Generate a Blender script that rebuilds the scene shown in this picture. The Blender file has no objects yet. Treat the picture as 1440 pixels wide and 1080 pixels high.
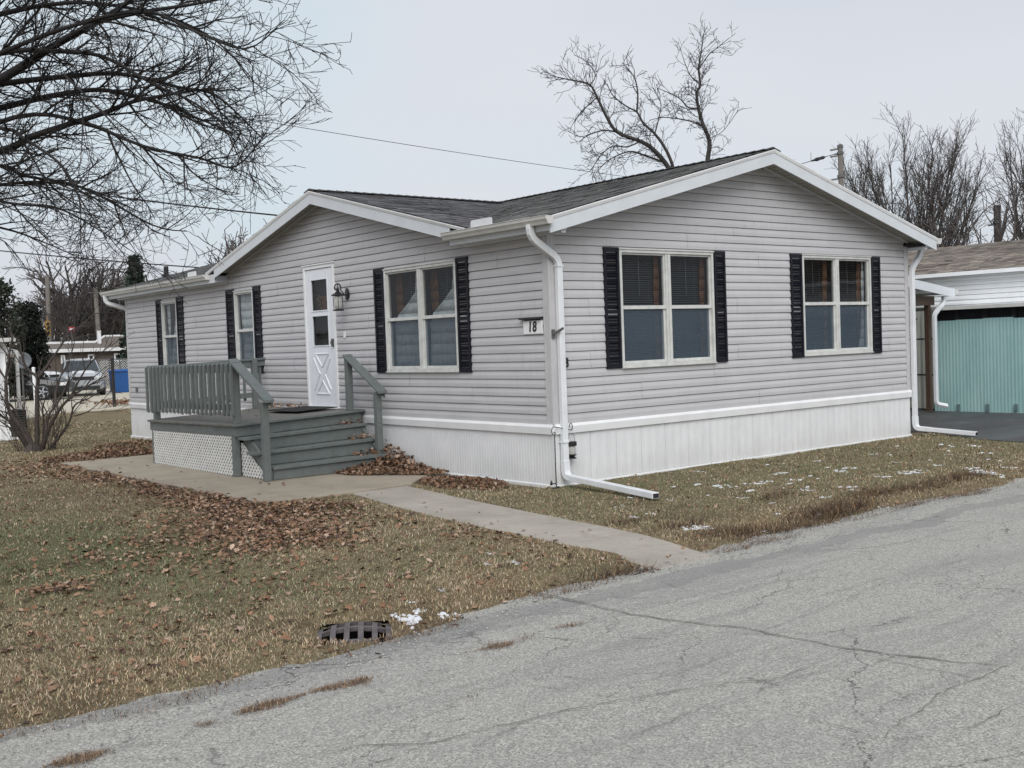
import bpy, bmesh, math, random
import numpy as np
from math import sin, cos, pi, radians, sqrt, atan2, floor
from mathutils import Vector, Matrix, noise as mnoise

R = random.Random(18)
NR = np.random.RandomState(18)
scene = bpy.context.scene
COL = scene.collection
T = 0.715                      # height of the skirt trim above the lawn

# ------------------------------------------------------------------ camera
FPX, CX, CY, CZ = 1552.667, -8.1694, -9.4592, 0.9321 + T
PITCH, ROLL, YAW = -0.036601, -0.036044, -0.675987
CAMR = (Matrix.Rotation(YAW, 3, 'Z') @ Matrix.Rotation(pi/2 + PITCH, 3, 'X') @ Matrix.Rotation(ROLL, 3, 'Z'))
cd = bpy.data.cameras.new('camera'); cam = bpy.data.objects.new('camera', cd); COL.objects.link(cam)
cam.matrix_world = Matrix.Translation((CX, CY, CZ)) @ CAMR.to_4x4()
cd.sensor_width = 36; cd.lens = 36*FPX/1440; cd.clip_end = 3000; cd.clip_start = 0.1
scene.camera = cam
CAMP = Vector((CX, CY, CZ))
def ray(u, v): return CAMR @ Vector(((u-720)/FPX, -(v-540)/FPX, -1.0))
def px(u, v, ax, val):          # survey helper: where the sight line meets the plane coordinate[ax] = val
    d = ray(u, v); return CAMP + d*((val - CAMP[ax])/d[ax])
def at(u, v, dist):             # survey helper: the point that far off along the sight line (depth)
    return CAMP + ray(u, v)*dist

# ------------------------------------------------------------------ materials
def new_mat(name):
    m = bpy.data.materials.new(name); m.use_nodes = True
    nt = m.node_tree; b = nt.nodes['Principled BSDF']
    return m, nt, b
def N(nt, t, **kw):
    n = nt.nodes.new(t)
    for k, v in kw.items():
        if k in n.inputs: n.inputs[k].default_value = v
        else: setattr(n, k, v)
    return n
def ramp(nt, fac, stops):
    r = nt.nodes.new('ShaderNodeValToRGB'); e = r.color_ramp.elements
    while len(e) < len(stops): e.new(0.5)
    for el, (p, c) in zip(e, stops):
        el.position = p; el.color = (*c, 1) if len(c) == 3 else c
    nt.links.new(fac, r.inputs[0]); return r.outputs[0]
def g3(v): return (v, v, v)
def mixc(nt, fac, a, b, mode='MIX'):
    m = nt.nodes.new('ShaderNodeMix'); m.data_type = 'RGBA'; m.blend_type = mode
    for s, v in ((m.inputs[0], fac), (m.inputs[6], a), (m.inputs[7], b)):
        if hasattr(v, 'is_linked'): nt.links.new(v, s)
        elif isinstance(v, (int, float)): s.default_value = v
        else: s.default_value = (*v, 1) if len(v) == 3 else v
    return m.outputs[2]
def mth(nt, op, a, b=None, clamp=False):
    m = nt.nodes.new('ShaderNodeMath'); m.operation = op; m.use_clamp = clamp
    for s, v in zip(m.inputs, (a, b)):
        if v is None: continue
        if hasattr(v, 'is_linked'): nt.links.new(v, s)
        else: s.default_value = v
    return m.outputs[0]
def geo_pos(nt): return nt.nodes.new('ShaderNodeNewGeometry').outputs['Position']
def mapping(nt, vec, scale=(1, 1, 1), loc=(0, 0, 0), rot=(0, 0, 0)):
    m = nt.nodes.new('ShaderNodeMapping'); m.inputs['Scale'].default_value = scale
    m.inputs['Location'].default_value = loc; m.inputs['Rotation'].default_value = rot
    nt.links.new(vec, m.inputs[0]); return m.outputs[0]
def noise(nt, vec, scale, detail=4, rough=0.6, dist=0.0):
    n = N(nt, 'ShaderNodeTexNoise', Scale=scale, Detail=detail, Roughness=rough, Distortion=dist)
    nt.links.new(vec, n.inputs['Vector']); return n.outputs[0]
def bump(nt, b, h, strength=0.3, dist=0.01):
    bp = N(nt, 'ShaderNodeBump', Strength=strength, Distance=dist)
    nt.links.new(h, bp.inputs['Height']); nt.links.new(bp.outputs[0], b.inputs['Normal'])
def simple(name, base, rough=0.6, var=0.12, scale=6, metal=0.0, bmp=0.0, bscale=60, stretch=(1, 1, 1), spec=0.5):
    m, nt, b = new_mat(name)
    p = mapping(nt, geo_pos(nt), stretch)
    f = noise(nt, p, scale, 5)
    c = ramp(nt, f, [(0.3, tuple(x*(1-var) for x in base)), (0.7, tuple(min(1, x*(1+var)) for x in base))])
    nt.links.new(c, b.inputs['Base Color'])
    b.inputs['Roughness'].default_value = rough; b.inputs['Metallic'].default_value = metal
    b.inputs['Specular IOR Level'].default_value = spec
    if bmp: bump(nt, b, noise(nt, p, bscale, 3), bmp, 0.004)
    return m
def attr_mat(name, rough=0.8, var=0.25, scale=30, bmp=0.0, attr='Col'):
    m, nt, b = new_mat(name)
    a = N(nt, 'ShaderNodeAttribute'); a.attribute_name = attr
    p = geo_pos(nt); f = noise(nt, p, scale, 4)
    c = mixc(nt, 1.0, a.outputs['Color'], ramp(nt, f, [(0.25, g3(1-var)), (0.75, g3(1+var))]), 'MULTIPLY')
    nt.links.new(c, b.inputs['Base Color']); b.inputs['Roughness'].default_value = rough
    b.inputs['Specular IOR Level'].default_value = 0.3
    if bmp: bump(nt, b, f, bmp, 0.004)
    return m

def siding_mat(name, base):
    m, nt, b = new_mat(name); p = geo_pos(nt)
    f = noise(nt, mapping(nt, p, (0.6, 0.6, 2.5)), 2.2, 5)
    c = ramp(nt, f, [(0.3, tuple(x*0.93 for x in base)), (0.7, tuple(x*1.05 for x in base))])
    g = noise(nt, mapping(nt, p, (6, 6, 0.7)), 3.0, 5, 0.7)      # weathering streaks
    c = mixc(nt, mth(nt, 'MULTIPLY', ramp(nt, g, [(0.5, g3(0)), (0.8, g3(1))]), 0.16), c, (0.22, 0.21, 0.19))
    nt.links.new(c, b.inputs['Base Color']); b.inputs['Roughness'].default_value = 0.5
    b.inputs['Specular IOR Level'].default_value = 0.35
    bump(nt, b, noise(nt, mapping(nt, p, (4, 4, 60)), 6, 3), 0.12, 0.002)
    return m
def skirt_mat():
    m, nt, b = new_mat('skirting_vinyl'); p = geo_pos(nt)
    f = noise(nt, p, 3, 4)
    c = ramp(nt, f, [(0.3, (0.65, 0.66, 0.67)), (0.7, (0.73, 0.74, 0.75))])
    z = N(nt, 'ShaderNodeSeparateXYZ'); nt.links.new(p, z.inputs[0])
    st = noise(nt, mapping(nt, p, (16, 16, 1.1)), 2.2, 5, 0.65)   # algae and splash stains with ragged tops
    low = mth(nt, 'SUBTRACT', 0.30, z.outputs[2])
    k = mth(nt, 'MULTIPLY', mth(nt, 'ADD', low, mth(nt, 'MULTIPLY', mth(nt, 'SUBTRACT', st, 0.5), 0.9)), 2.6, True)
    c = mixc(nt, mth(nt, 'MULTIPLY', k, 0.32), c, (0.36, 0.36, 0.30))
    st2 = noise(nt, mapping(nt, p, (22, 22, 0.8), (3, 7, 0)), 2.0, 4, 0.6)
    c = mixc(nt, mth(nt, 'MULTIPLY', ramp(nt, st2, [(0.55, g3(0)), (0.75, g3(1))]), 0.08), c, (0.4, 0.4, 0.38))
    nt.links.new(c, b.inputs['Base Color']); b.inputs['Roughness'].default_value = 0.45
    return m
def glass_mat():
    m, nt, b = new_mat('window_glass'); nt.nodes.remove(b)
    tr = N(nt, 'ShaderNodeBsdfTransparent', Color=(0.86, 0.9, 0.9, 1))
    gl = N(nt, 'ShaderNodeBsdfGlossy', Roughness=0.015, Color=(1, 1, 1, 1))
    p = geo_pos(nt); bp = N(nt, 'ShaderNodeBump', Strength=0.05, Distance=0.02)
    nt.links.new(noise(nt, p, 2.0, 2), bp.inputs['Height']); nt.links.new(bp.outputs[0], gl.inputs['Normal'])
    fr = N(nt, 'ShaderNodeFresnel', IOR=1.5)
    mx = nt.nodes.new('ShaderNodeMixShader')
    nt.links.new(mth(nt, 'MULTIPLY', fr.outputs[0], 0.6, True), mx.inputs[0]); nt.links.new(tr.outputs[0], mx.inputs[1]); nt.links.new(gl.outputs[0], mx.inputs[2])
    nt.links.new(mx.outputs[0], nt.nodes['Material Output'].inputs[0]); return m
def screen_mat():
    m, nt, b = new_mat('insect_screen')
    tr = N(nt, 'ShaderNodeBsdfTransparent')
    b.inputs['Base Color'].default_value = (0.085, 0.12, 0.16, 1); b.inputs['Roughness'].default_value = 0.5
    mx = nt.nodes.new('ShaderNodeMixShader'); mx.inputs[0].default_value = 0.48
    nt.links.new(tr.outputs[0], mx.inputs[1]); nt.links.new(b.outputs[0], mx.inputs[2])
    nt.links.new(mx.outputs[0], nt.nodes['Material Output'].inputs[0]); return m
def wood_mat(name, base, worn, k=0.5):
    m, nt, b = new_mat(name); p = geo_pos(nt)
    f = noise(nt, mapping(nt, p, (5, 5, 5)), 2, 6, 0.7)
    c = ramp(nt, f, [(0.3, tuple(x*0.85 for x in base)), (0.7, tuple(x*1.12 for x in base))])
    g = noise(nt, p, 7, 7, 0.75)
    c = mixc(nt, mth(nt, 'MULTIPLY', ramp(nt, g, [(0.5, g3(0)), (0.68, g3(1))]), k), c, worn)
    nt.links.new(c, b.inputs['Base Color']); b.inputs['Roughness'].default_value = 0.6
    bump(nt, b, noise(nt, p, 45, 5), 0.2, 0.003); return m
def concrete_mat(name, base):
    m, nt, b = new_mat(name); p = geo_pos(nt)
    f = noise(nt, p, 1.3, 6, 0.65)
    c = ramp(nt, f, [(0.3, tuple(x*0.78 for x in base)), (0.55, base), (0.75, tuple(x*1.15 for x in base))])
    s = noise(nt, p, 90, 3)
    c = mixc(nt, 0.35, c, mixc(nt, 1.0, c, ramp(nt, s, [(0.3, g3(0.55)), (0.7, g3(1.3))]), 'MULTIPLY'))
    d = noise(nt, p, 3.5, 7, 0.7, 0.5)
    c = mixc(nt, mth(nt, 'MULTIPLY', ramp(nt, d, [(0.52, g3(0)), (0.7, g3(1))]), 0.35), c, (0.16, 0.13, 0.09))
    nt.links.new(c, b.inputs['Base Color']); b.inputs['Roughness'].default_value = 0.85
    bump(nt, b, s, 0.25, 0.004); return m
def asphalt_mat():
    m, nt, b = new_mat('worn_asphalt'); p = geo_pos(nt)
    a1 = noise(nt, p, 120, 4, 0.8); a2 = noise(nt, p, 260, 2)
    c = ramp(nt, a1, [(0.35, (0.085, 0.084, 0.08)), (0.46, (0.285, 0.28, 0.258)), (0.58, (0.44, 0.43, 0.395)), (0.70, (0.70, 0.685, 0.63))])
    vo = N(nt, 'ShaderNodeTexVoronoi', Scale=110.0); nt.links.new(p, vo.inputs['Vector'])
    c = mixc(nt, 0.40, c, ramp(nt, vo.outputs['Color'], [(0.08, (0.12, 0.12, 0.12)), (0.45, (0.33, 0.322, 0.30)), (0.9, (0.58, 0.565, 0.52))]))
    pit = noise(nt, p, 88, 3, 0.75)
    c = mixc(nt, mth(nt, 'MULTIPLY', ramp(nt, pit, [(0.57, g3(0)), (0.63, g3(1))]), 0.6), c, (0.115, 0.112, 0.105))
    chip = N(nt, 'ShaderNodeTexVoronoi', Scale=92.0); nt.links.new(p, chip.inputs['Vector'])
    cs = N(nt, 'ShaderNodeSeparateColor'); nt.links.new(chip.outputs['Color'], cs.inputs[0])
    c = mixc(nt, mth(nt, 'MULTIPLY', mth(nt, 'GREATER_THAN', cs.outputs[0], 0.86), 0.4), c, (0.64, 0.62, 0.56))
    # darker patches where the binder shows, stretched along the traffic
    lg = noise(nt, mapping(nt, p, (0.35, 1.3, 1), (3.1, 0, 0)), 1.5, 6, 0.68)
    c = mixc(nt, mth(nt, 'MULTIPLY', ramp(nt, lg, [(0.5, g3(0)), (0.68, g3(1))]), 0.40), c, (0.22, 0.22, 0.22))
    gv = noise(nt, mapping(nt, p, (0.10, 2.0, 1), (0, 5, 0)), 1.6, 6, 0.7, 0.3)      # wheel-worn lanes and ruts
    c = mixc(nt, mth(nt, 'MULTIPLY', ramp(nt, gv, [(0.52, g3(0)), (0.66, g3(1))]), 0.30), c, (0.17, 0.17, 0.17))
    st = noise(nt, mapping(nt, p, (1, 1, 1), (13, 2, 0)), 0.55, 7, 0.75)
    c = mixc(nt, mth(nt, 'MULTIPLY', ramp(nt, st, [(0.56, g3(0)), (0.72, g3(1))]), 0.32), c, (0.52, 0.50, 0.46))
    sep = N(nt, 'ShaderNodeSeparateXYZ'); nt.links.new(p, sep.inputs[0])
    # sealed strip beside the lawn
    ew = mth(nt, 'ADD', sep.outputs[1], mth(nt, 'MULTIPLY', mth(nt, 'SUBTRACT', noise(nt, p, 0.9, 5, 0.7), 0.5), 0.85))
    band = mth(nt, 'MULTIPLY', mth(nt, 'LESS_THAN', mth(nt, 'ABSOLUTE', mth(nt, 'ADD', ew, 4.16)), 0.12), 0.5)
    c = mixc(nt, band, c, (0.20, 0.20, 0.197))
    # hairline crazing
    dist = N(nt, 'ShaderNodeVectorMath', operation='ADD')
    nz = N(nt, 'ShaderNodeTexNoise', Scale=2.3, Detail=6.0, Roughness=0.65); nt.links.new(p, nz.inputs['Vector'])
    sc = N(nt, 'ShaderNodeVectorMath', operation='SCALE'); sc.inputs['Scale'].default_value = 0.5
    nt.links.new(nz.outputs[1], sc.inputs[0]); nt.links.new(p, dist.inputs[0]); nt.links.new(sc.outputs[0], dist.inputs[1])
    v = N(nt, 'ShaderNodeTexVoronoi', Scale=1.0); v.feature = 'DISTANCE_TO_EDGE'
    nt.links.new(mapping(nt, dist.outputs[0], (0.55, 1.15, 0.0)), v.inputs['Vector'])
    msk = ramp(nt, noise(nt, p, 0.9, 3), [(0.42, g3(0)), (0.55, g3(1))])
    cr = mth(nt, 'MULTIPLY', mth(nt, 'LESS_THAN', v.outputs[0], 0.0034), msk)
    v2 = N(nt, 'ShaderNodeTexVoronoi', Scale=3.0); v2.feature = 'DISTANCE_TO_EDGE'
    nt.links.new(mapping(nt, dist.outputs[0], (0.5, 1.2, 0.0)), v2.inputs['Vector'])
    msk2 = ramp(nt, noise(nt, mapping(nt, p, (1, 1, 1), (8, 2, 0)), 0.8, 3), [(0.47, g3(0)), (0.58, g3(1))])
    cr2 = mth(nt, 'MULTIPLY', mth(nt, 'LESS_THAN', v2.outputs[0], 0.0062), msk2)
    cr = mth(nt, 'MAXIMUM', cr, mth(nt, 'MULTIPLY', cr2, 0.6))
    c = mixc(nt, mth(nt, 'MULTIPLY', cr, 0.75), c, (0.07, 0.066, 0.06))
    nt.links.new(c, b.inputs['Base Color']); b.inputs['Roughness'].default_value = 0.9
    b.inputs['Specular IOR Level'].default_value = 0.25
    h = mth(nt, 'SUBTRACT', mth(nt, 'ADD', a1, mth(nt, 'MULTIPLY', a2, 0.4)), mth(nt, 'MULTIPLY', cr, 1.5))
    bump(nt, b, h, 0.55, 0.008); return m
def lawn_mat():
    m, nt, b = new_mat('dormant_lawn'); p = geo_pos(nt)
    f = noise(nt, p, 0.9, 6, 0.65)
    c = ramp(nt, f, [(0.32, (0.125, 0.098, 0.06)), (0.5, (0.21, 0.168, 0.102)), (0.68, (0.15, 0.138, 0.08))])  # ground darkened in colour so gaps between blades look shaded
    s = noise(nt, mapping(nt, p, (1, 1, 1)), 55, 5, 0.75)
    c = mixc(nt, 1.0, c, ramp(nt, s, [(0.3, g3(0.45)), (0.5, g3(0.95)), (0.72, g3(1.6))]), 'MULTIPLY')
    d = noise(nt, p, 4, 6, 0.7)
    c = mixc(nt, mth(nt, 'MULTIPLY', ramp(nt, d, [(0.55, g3(0)), (0.7, g3(1))]), 0.5), c, (0.07, 0.05, 0.03))
    vd = N(nt, 'ShaderNodeVectorMath', operation='LENGTH'); nt.links.new(mapping(nt, p, (0.85, 0.38, 0.0), (4.46, -0.08, 0)), vd.inputs[0])     # the stretch that stays green
    gm = mth(nt, 'MULTIPLY', ramp(nt, mth(nt, 'ADD', vd.outputs['Value'], mth(nt, 'MULTIPLY', mth(nt, 'SUBTRACT', f, 0.5), 1.2)), [(0.4, g3(1)), (1.0, g3(0))]), 0.5)
    c = mixc(nt, gm, c, mixc(nt, 1.0, (0.06, 0.078, 0.036), ramp(nt, s, [(0.3, g3(0.5)), (0.7, g3(1.4))]), 'MULTIPLY'))
    nt.links.new(c, b.inputs['Base Color']); b.inputs['Roughness'].default_value = 0.95
    b.inputs['Specular IOR Level'].default_value = 0.1
    bump(nt, b, s, 0.7, 0.02); return m
def driveway_mat():
    m, nt, b = new_mat('wet_blacktop'); p = geo_pos(nt)
    f = noise(nt, mapping(nt, p, (0.6, 1.5, 1)), 0.9, 5, 0.7)
    c = ramp(nt, f, [(0.35, (0.045, 0.045, 0.047)), (0.6, (0.07, 0.07, 0.071)), (0.75, (0.17, 0.17, 0.172))])
    nt.links.new(c, b.inputs['Base Color'])
    r = ramp(nt, noise(nt, mapping(nt, p, (0.5, 1.2, 1)), 0.8, 4), [(0.4, g3(0.5)), (0.6, g3(0.85))])
    nt.links.new(r, b.inputs['Roughness']); bump(nt, b, noise(nt, p, 90, 3), 0.15, 0.004); return m
def fibreglass_mat():
    m, nt, b = new_mat('teal_fibreglass'); p = geo_pos(nt)
    f = noise(nt, mapping(nt, p, (1, 1, 0.5)), 1.6, 5, 0.65)
    c = ramp(nt, f, [(0.3, (0.28, 0.46, 0.46)), (0.7, (0.38, 0.57, 0.56))])
    g = noise(nt, mapping(nt, p, (5, 9, 0.5), (1, 4, 0)), 2.4, 6, 0.7)
    c = mixc(nt, mth(nt, 'MULTIPLY', ramp(nt, g, [(0.5, g3(0)), (0.7, g3(1))]), 0.4), c, (0.22, 0.35, 0.38))
    nt.links.new(c, b.inputs['Base Color']); b.inputs['Roughness'].default_value = 0.45; return m

def translucent(name, base):
    m, nt, b = new_mat(name); p = geo_pos(nt); f = noise(nt, mapping(nt, p, (4, 4, 0.4)), 3, 4)
    c = ramp(nt, f, [(0.3, tuple(x*0.8 for x in base)), (0.7, base)]); tr = N(nt, 'ShaderNodeBsdfTranslucent'); nt.links.new(c, tr.inputs['Color']); nt.links.new(c, b.inputs['Base Color'])
    mx = nt.nodes.new('ShaderNodeMixShader'); mx.inputs[0].default_value = 0.7; nt.links.new(b.outputs[0], mx.inputs[1]); nt.links.new(tr.outputs[0], mx.inputs[2]); nt.links.new(mx.outputs[0], nt.nodes['Material Output'].inputs[0]); return m
M = {}
M['siding'] = siding_mat('grey_vinyl_siding', (0.478, 0.472, 0.484))
M['post'] = simple('grey_corner_trim', (0.48, 0.475, 0.485), 0.45, 0.06)
M['skirt'] = skirt_mat()
M['white'] = simple('white_trim', (0.77, 0.78, 0.79), 0.4, 0.06, 3)
M['fascia'] = simple('white_grey_fascia', (0.58, 0.61, 0.64), 0.4, 0.05, 3)
M['soffit'] = simple('soffit_vinyl', (0.34, 0.33, 0.30), 0.55, 0.08)
M['gutter'] = simple('gutter_aluminium', (0.56, 0.56, 0.54), 0.4, 0.10, 4)
M['spout'] = simple('downspout_white', (0.70, 0.72, 0.74), 0.35, 0.08, 5)
M['shutter'] = simple('black_shutter', (0.007, 0.0075, 0.013), 0.5, 0.2, spec=0.25)
M['frame'] = simple('window_frame_white', (0.56, 0.57, 0.55), 0.4, 0.14, 9)
M['glass'] = glass_mat(); M['screen'] = screen_mat()
M['dark'] = simple('shade_black', (0.018, 0.018, 0.022), 0.9, 0.3)  # near black standing in for shade in unlit rooms and gaps
M['bracket'] = simple('painted_bracket', (0.12, 0.19, 0.20), 0.6, 0.2, 9)
M['pit'] = simple('drain_pit', (0.008, 0.007, 0.007), 1.0, 0.3, spec=0.0)  # colour taken almost to black to give the shade of a deep hole
M['blind'] = simple('blind_slat', (0.13, 0.14, 0.155), 0.5, 0.15)
M['sheer'] = simple('sheer_curtain', (0.62, 0.64, 0.66), 0.8, 0.12, 10)
M['rust_cloth'] = simple('rust_curtain', (0.13, 0.055, 0.026), 0.85, 0.3, 14)
M['door'] = simple('white_door', (0.74, 0.76, 0.80), 0.35, 0.04)
M['black'] = simple('black_metal', (0.012, 0.012, 0.013), 0.4, 0.2)
M['steel'] = simple('grey_metal', (0.16, 0.16, 0.16), 0.45, 0.2, metal=0.6)
M['porch'] = wood_mat('grey_green_porch_paint', (0.135, 0.154, 0.150), (0.10, 0.105, 0.095), 0.6)
M['deck'] = wood_mat('worn_deck_board', (0.14, 0.14, 0.13), (0.12, 0.10, 0.08), 0.8)
M['lattice'] = simple('white_lattice', (0.72, 0.72, 0.70), 0.5, 0.08)
M['mat'] = simple('black_door_mat', (0.012, 0.012, 0.012), 0.95, 0.3, 40)
M['concrete'] = concrete_mat('old_concrete', (0.34, 0.295, 0.23))
M['concrete2'] = concrete_mat('walk_concrete', (0.36, 0.33, 0.285))
M['lot'] = concrete_mat('pale_concrete', (0.50, 0.46, 0.37))
M['asphalt'] = asphalt_mat(); M['lawn'] = lawn_mat(); M['drive'] = driveway_mat()
M['shingle'] = attr_mat('asphalt_shingle', 0.9, 0.4, 45, 0.4)
M['leaf'] = attr_mat('dead_leaf', 0.75, 0.3, 40, 0.2)
M['grass'] = attr_mat('grass_blade', 0.8, 0.15, 60)
M['bark'] = simple('dark_bark', (0.020, 0.018, 0.0175), 0.95, 0.35, 12, bmp=0.5, bscale=40)
M['bark4'] = simple('mid_bark', (0.038, 0.034, 0.032), 0.95, 0.3, 8)
M['bark2'] = simple('grey_bark', (0.075, 0.066, 0.062), 0.9, 0.3, 6)
M['bark3'] = simple('shrub_bark', (0.055, 0.044, 0.038), 0.9, 0.35, 12)
M['rust'] = simple('rusty_cast_iron', (0.10, 0.086, 0.088), 0.85, 0.35, 14, bmp=0.4)
M['snow'] = simple('snow', (0.62, 0.64, 0.67), 0.7, 0.05, 20, bmp=0.4, bscale=50)
M['teal'] = fibreglass_mat()
M['beige_metal'] = translucent('pale_translucent_panel', (0.90, 0.91, 0.80)); M['beige_unused'] = simple('beige_corrugated_metal', (0.40, 0.40, 0.34), 0.5, 0.15, 3, stretch=(4, 4, 0.4))
M['brownpost'] = wood_mat('brown_post', (0.10, 0.06, 0.04), (0.05, 0.035, 0.025))
M['white_siding'] = simple('white_siding', (0.86, 0.88, 0.885), 0.45, 0.04)
M['brick_brown'] = simple('brown_wall', (0.115, 0.095, 0.078), 0.8, 0.12)
M['pole'] = simple('weathered_pole', (0.17, 0.155, 0.14), 0.9, 0.2, 5, stretch=(3, 3, 0.3))
M['evergreen'] = attr_mat('evergreen_needles', 0.85, 0.3, 3)
M['carblack'] = simple('black_car_paint', (0.012, 0.013, 0.016), 0.2, 0.1)
M['carsilver'] = simple('silver_car_paint', (0.42, 0.44, 0.47), 0.25, 0.06, metal=0.3)
M['carwhite'] = simple('white_car_paint', (0.72, 0.73, 0.74), 0.25, 0.05)
M['carglass'] = simple('car_glass', (0.03, 0.04, 0.045), 0.08, 0.1)
M['tyre'] = simple('tyre_rubber', (0.015, 0.015, 0.015), 0.8, 0.2)
M['lens'] = simple('lamp_lens', (0.7, 0.7, 0.68), 0.15, 0.05)
M['blue'] = simple('blue_bin', (0.012, 0.075, 0.25), 0.45, 0.1)
M['yellow'] = simple('signal_yellow', (0.28, 0.16, 0.03), 0.5, 0.1)
M['signred'] = simple('red_sign', (0.33, 0.05, 0.06), 0.5, 0.3, 8)
M['dish'] = simple('grey_dish', (0.13, 0.145, 0.16), 0.6, 0.1)
M['numeral'] = simple('black_numeral', (0.01, 0.01, 0.01), 0.5, 0.1)
m, nt, b = new_mat('red_lamp'); b.inputs['Emission Color'].default_value = (1, 0.05, 0.03, 1); b.inputs['Emission Strength'].default_value = 3; b.inputs['Base Color'].default_value = (0.5, 0.02, 0.02, 1); M['redlamp'] = m
m, nt, b = new_mat('frosted_lamp_glass'); b.inputs['Base Color'].default_value = (0.55, 0.55, 0.52, 1); b.inputs['Roughness'].default_value = 0.3; b.inputs['Alpha'].default_value = 0.55; M['lampglass'] = m

# ------------------------------------------------------------------ builders
ORG = {}
def base_of(o): return ORG.get(o.name, Vector((0, 0, 0))) if o else Vector((0, 0, 0))
def tag(o, label=None, cat=None, group=None, kind=None):
    if label: o['label'] = label
    if cat: o['category'] = cat
    if group: o['group'] = group
    if kind: o['kind'] = kind
    return o
def thing(name, loc, label, cat, group=None, rz=0.0):
    o = bpy.data.objects.new(name, None); COL.objects.link(o); o.location = loc; o.rotation_euler.z = rz
    o.empty_display_size = 0.2
    ORG[o.name] = Vector(loc); return tag(o, label, cat, group)
class MB:
    def __init__(s): s.v = []; s.f = []; s.c = []
    def add(s, vs, fs, col=None):
        k = len(s.v); s.v += [tuple(x) for x in vs]
        for f in fs: s.f.append(tuple(i+k for i in f)); s.c.append(col)
        return s
    def quad(s, a, b, c, d, col=None): return s.add((a, b, c, d), ((0, 1, 2, 3),), col)
    def box(s, x0, x1, y0, y1, z0, z1, P=None, col=None):
        vs = [(x, y, z) for x in (x0, x1) for y in (y0, y1) for z in (z0, z1)]
        if P: vs = [P(*q) for q in vs]
        return s.add(vs, ((0, 1, 3, 2), (4, 6, 7, 5), (0, 4, 5, 1), (2, 3, 7, 6), (0, 2, 6, 4), (1, 5, 7, 3)), col)
    def prism(s, poly, ext, col=None):       # poly: 3D loop, ext: vector
        n = len(poly); e = Vector(ext); a = [Vector(p) for p in poly]
        vs = a + [p+e for p in a]
        fs = [tuple(range(n))[::-1], tuple(range(n, 2*n))] + [(i, (i+1) % n, n+(i+1) % n, n+i) for i in range(n)]
        return s.add(vs, fs, col)
    def tube(s, pts, rad, n=8, cap=True, flat=None, col=None, phase=0.0):
        pts = [Vector(p) for p in pts]; L = len(pts)
        if not hasattr(rad, '__len__'): rad = [rad]*L
        vs = []; up = None
        for i, p in enumerate(pts):
            d = (pts[min(i+1, L-1)] - pts[max(i-1, 0)])
            if d.length < 1e-9: d = Vector((0, 0, 1))
            d.normalize()
            if up is None:
                up = d.cross(Vector((0, 0, 1)) if abs(d.z) < 0.95 else Vector((0, 1, 0))).normalized()
            else:
                up = (up - d*up.dot(d))
                up = up.normalized() if up.length > 1e-6 else d.orthogonal().normalized()
            w = d.cross(up)
            a, b_ = (rad[i], rad[i]) if flat is None else (rad[i]*flat[0], rad[i]*flat[1])
            for k in range(n):
                t = 2*pi*(k+phase)/n; vs.append(p + up*(a*cos(t)) + w*(b_*sin(t)))
        fs = [(i*n+k, i*n+(k+1) % n, (i+1)*n+(k+1) % n, (i+1)*n+k) for i in range(L-1) for k in range(n)]
        if cap: fs += [tuple(range(n))[::-1], tuple(range((L-1)*n, L*n))]
        return s.add(vs, fs, col)
    def rtube(s, pts, w, h): return s.tube(pts, sqrt(0.5), 4, True, (w, h), None, 0.5)
    def lathe(s, prof, c, n=16, axis='Z', col=None):
        vs = []; c = Vector(c)
        for r, z in prof:
            for k in range(n):
                t = 2*pi*k/n
                q = (r*cos(t), r*sin(t), z) if axis == 'Z' else ((r*cos(t), z, r*sin(t)) if axis == 'Y' else (z, r*cos(t), r*sin(t)))
                vs.append(c+Vector(q))
        L = len(prof)
        fs = [(i*n+k, i*n+(k+1) % n, (i+1)*n+(k+1) % n, (i+1)*n+k) for i in range(L-1) for k in range(n)]
        fs += [tuple(range(n))[::-1], tuple(range((L-1)*n, L*n))]
        return s.add(vs, fs, col)
    def loft(s, rings, col=None):
        n = len(rings[0]); L = len(rings); vs = [p for r in rings for p in r]
        fs = [(i*n+k, i*n+(k+1) % n, (i+1)*n+(k+1) % n, (i+1)*n+k) for i in range(L-1) for k in range(n)]
        fs += [tuple(range(n))[::-1], tuple(range((L-1)*n, L*n))]
        return s.add(vs, fs, col)
    def build(s, name, mat, parent=None, loc=None, smooth=False, bevel=0.0, normals=True):
        o0 = base_of(parent) if parent else (Vector(loc) if loc else Vector((0, 0, 0)))
        me = bpy.data.meshes.new(name)
        me.from_pydata([tuple(Vector(v)-o0) for v in s.v], [], s.f)
        if any(c is not None for c in s.c):
            a = me.attributes.new('Col', 'FLOAT_COLOR', 'FACE')
            a.data.foreach_set('color', np.array([(*c, 1) if c is not None else (0.1, 0.1, 0.1, 1) for c in s.c], np.float32).ravel())
        if normals and len(s.f) < 30000:
            bm = bmesh.new(); bm.from_mesh(me); bmesh.ops.recalc_face_normals(bm, faces=bm.faces)
            bm.to_mesh(me); bm.free()
        me.materials.append(mat)
        if smooth: me.polygons.foreach_set('use_smooth', np.ones(len(me.polygons), bool))
        o = bpy.data.objects.new(name, me); COL.objects.link(o)
        if parent: o.parent = parent
        else: o.location = o0
        if bevel:
            md = o.modifiers.new('bevel', 'BEVEL'); md.width = bevel; md.segments = 2; md.limit_method = 'ANGLE'; md.angle_limit = radians(40)
        ORG[o.name] = o0
        return o
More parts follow.
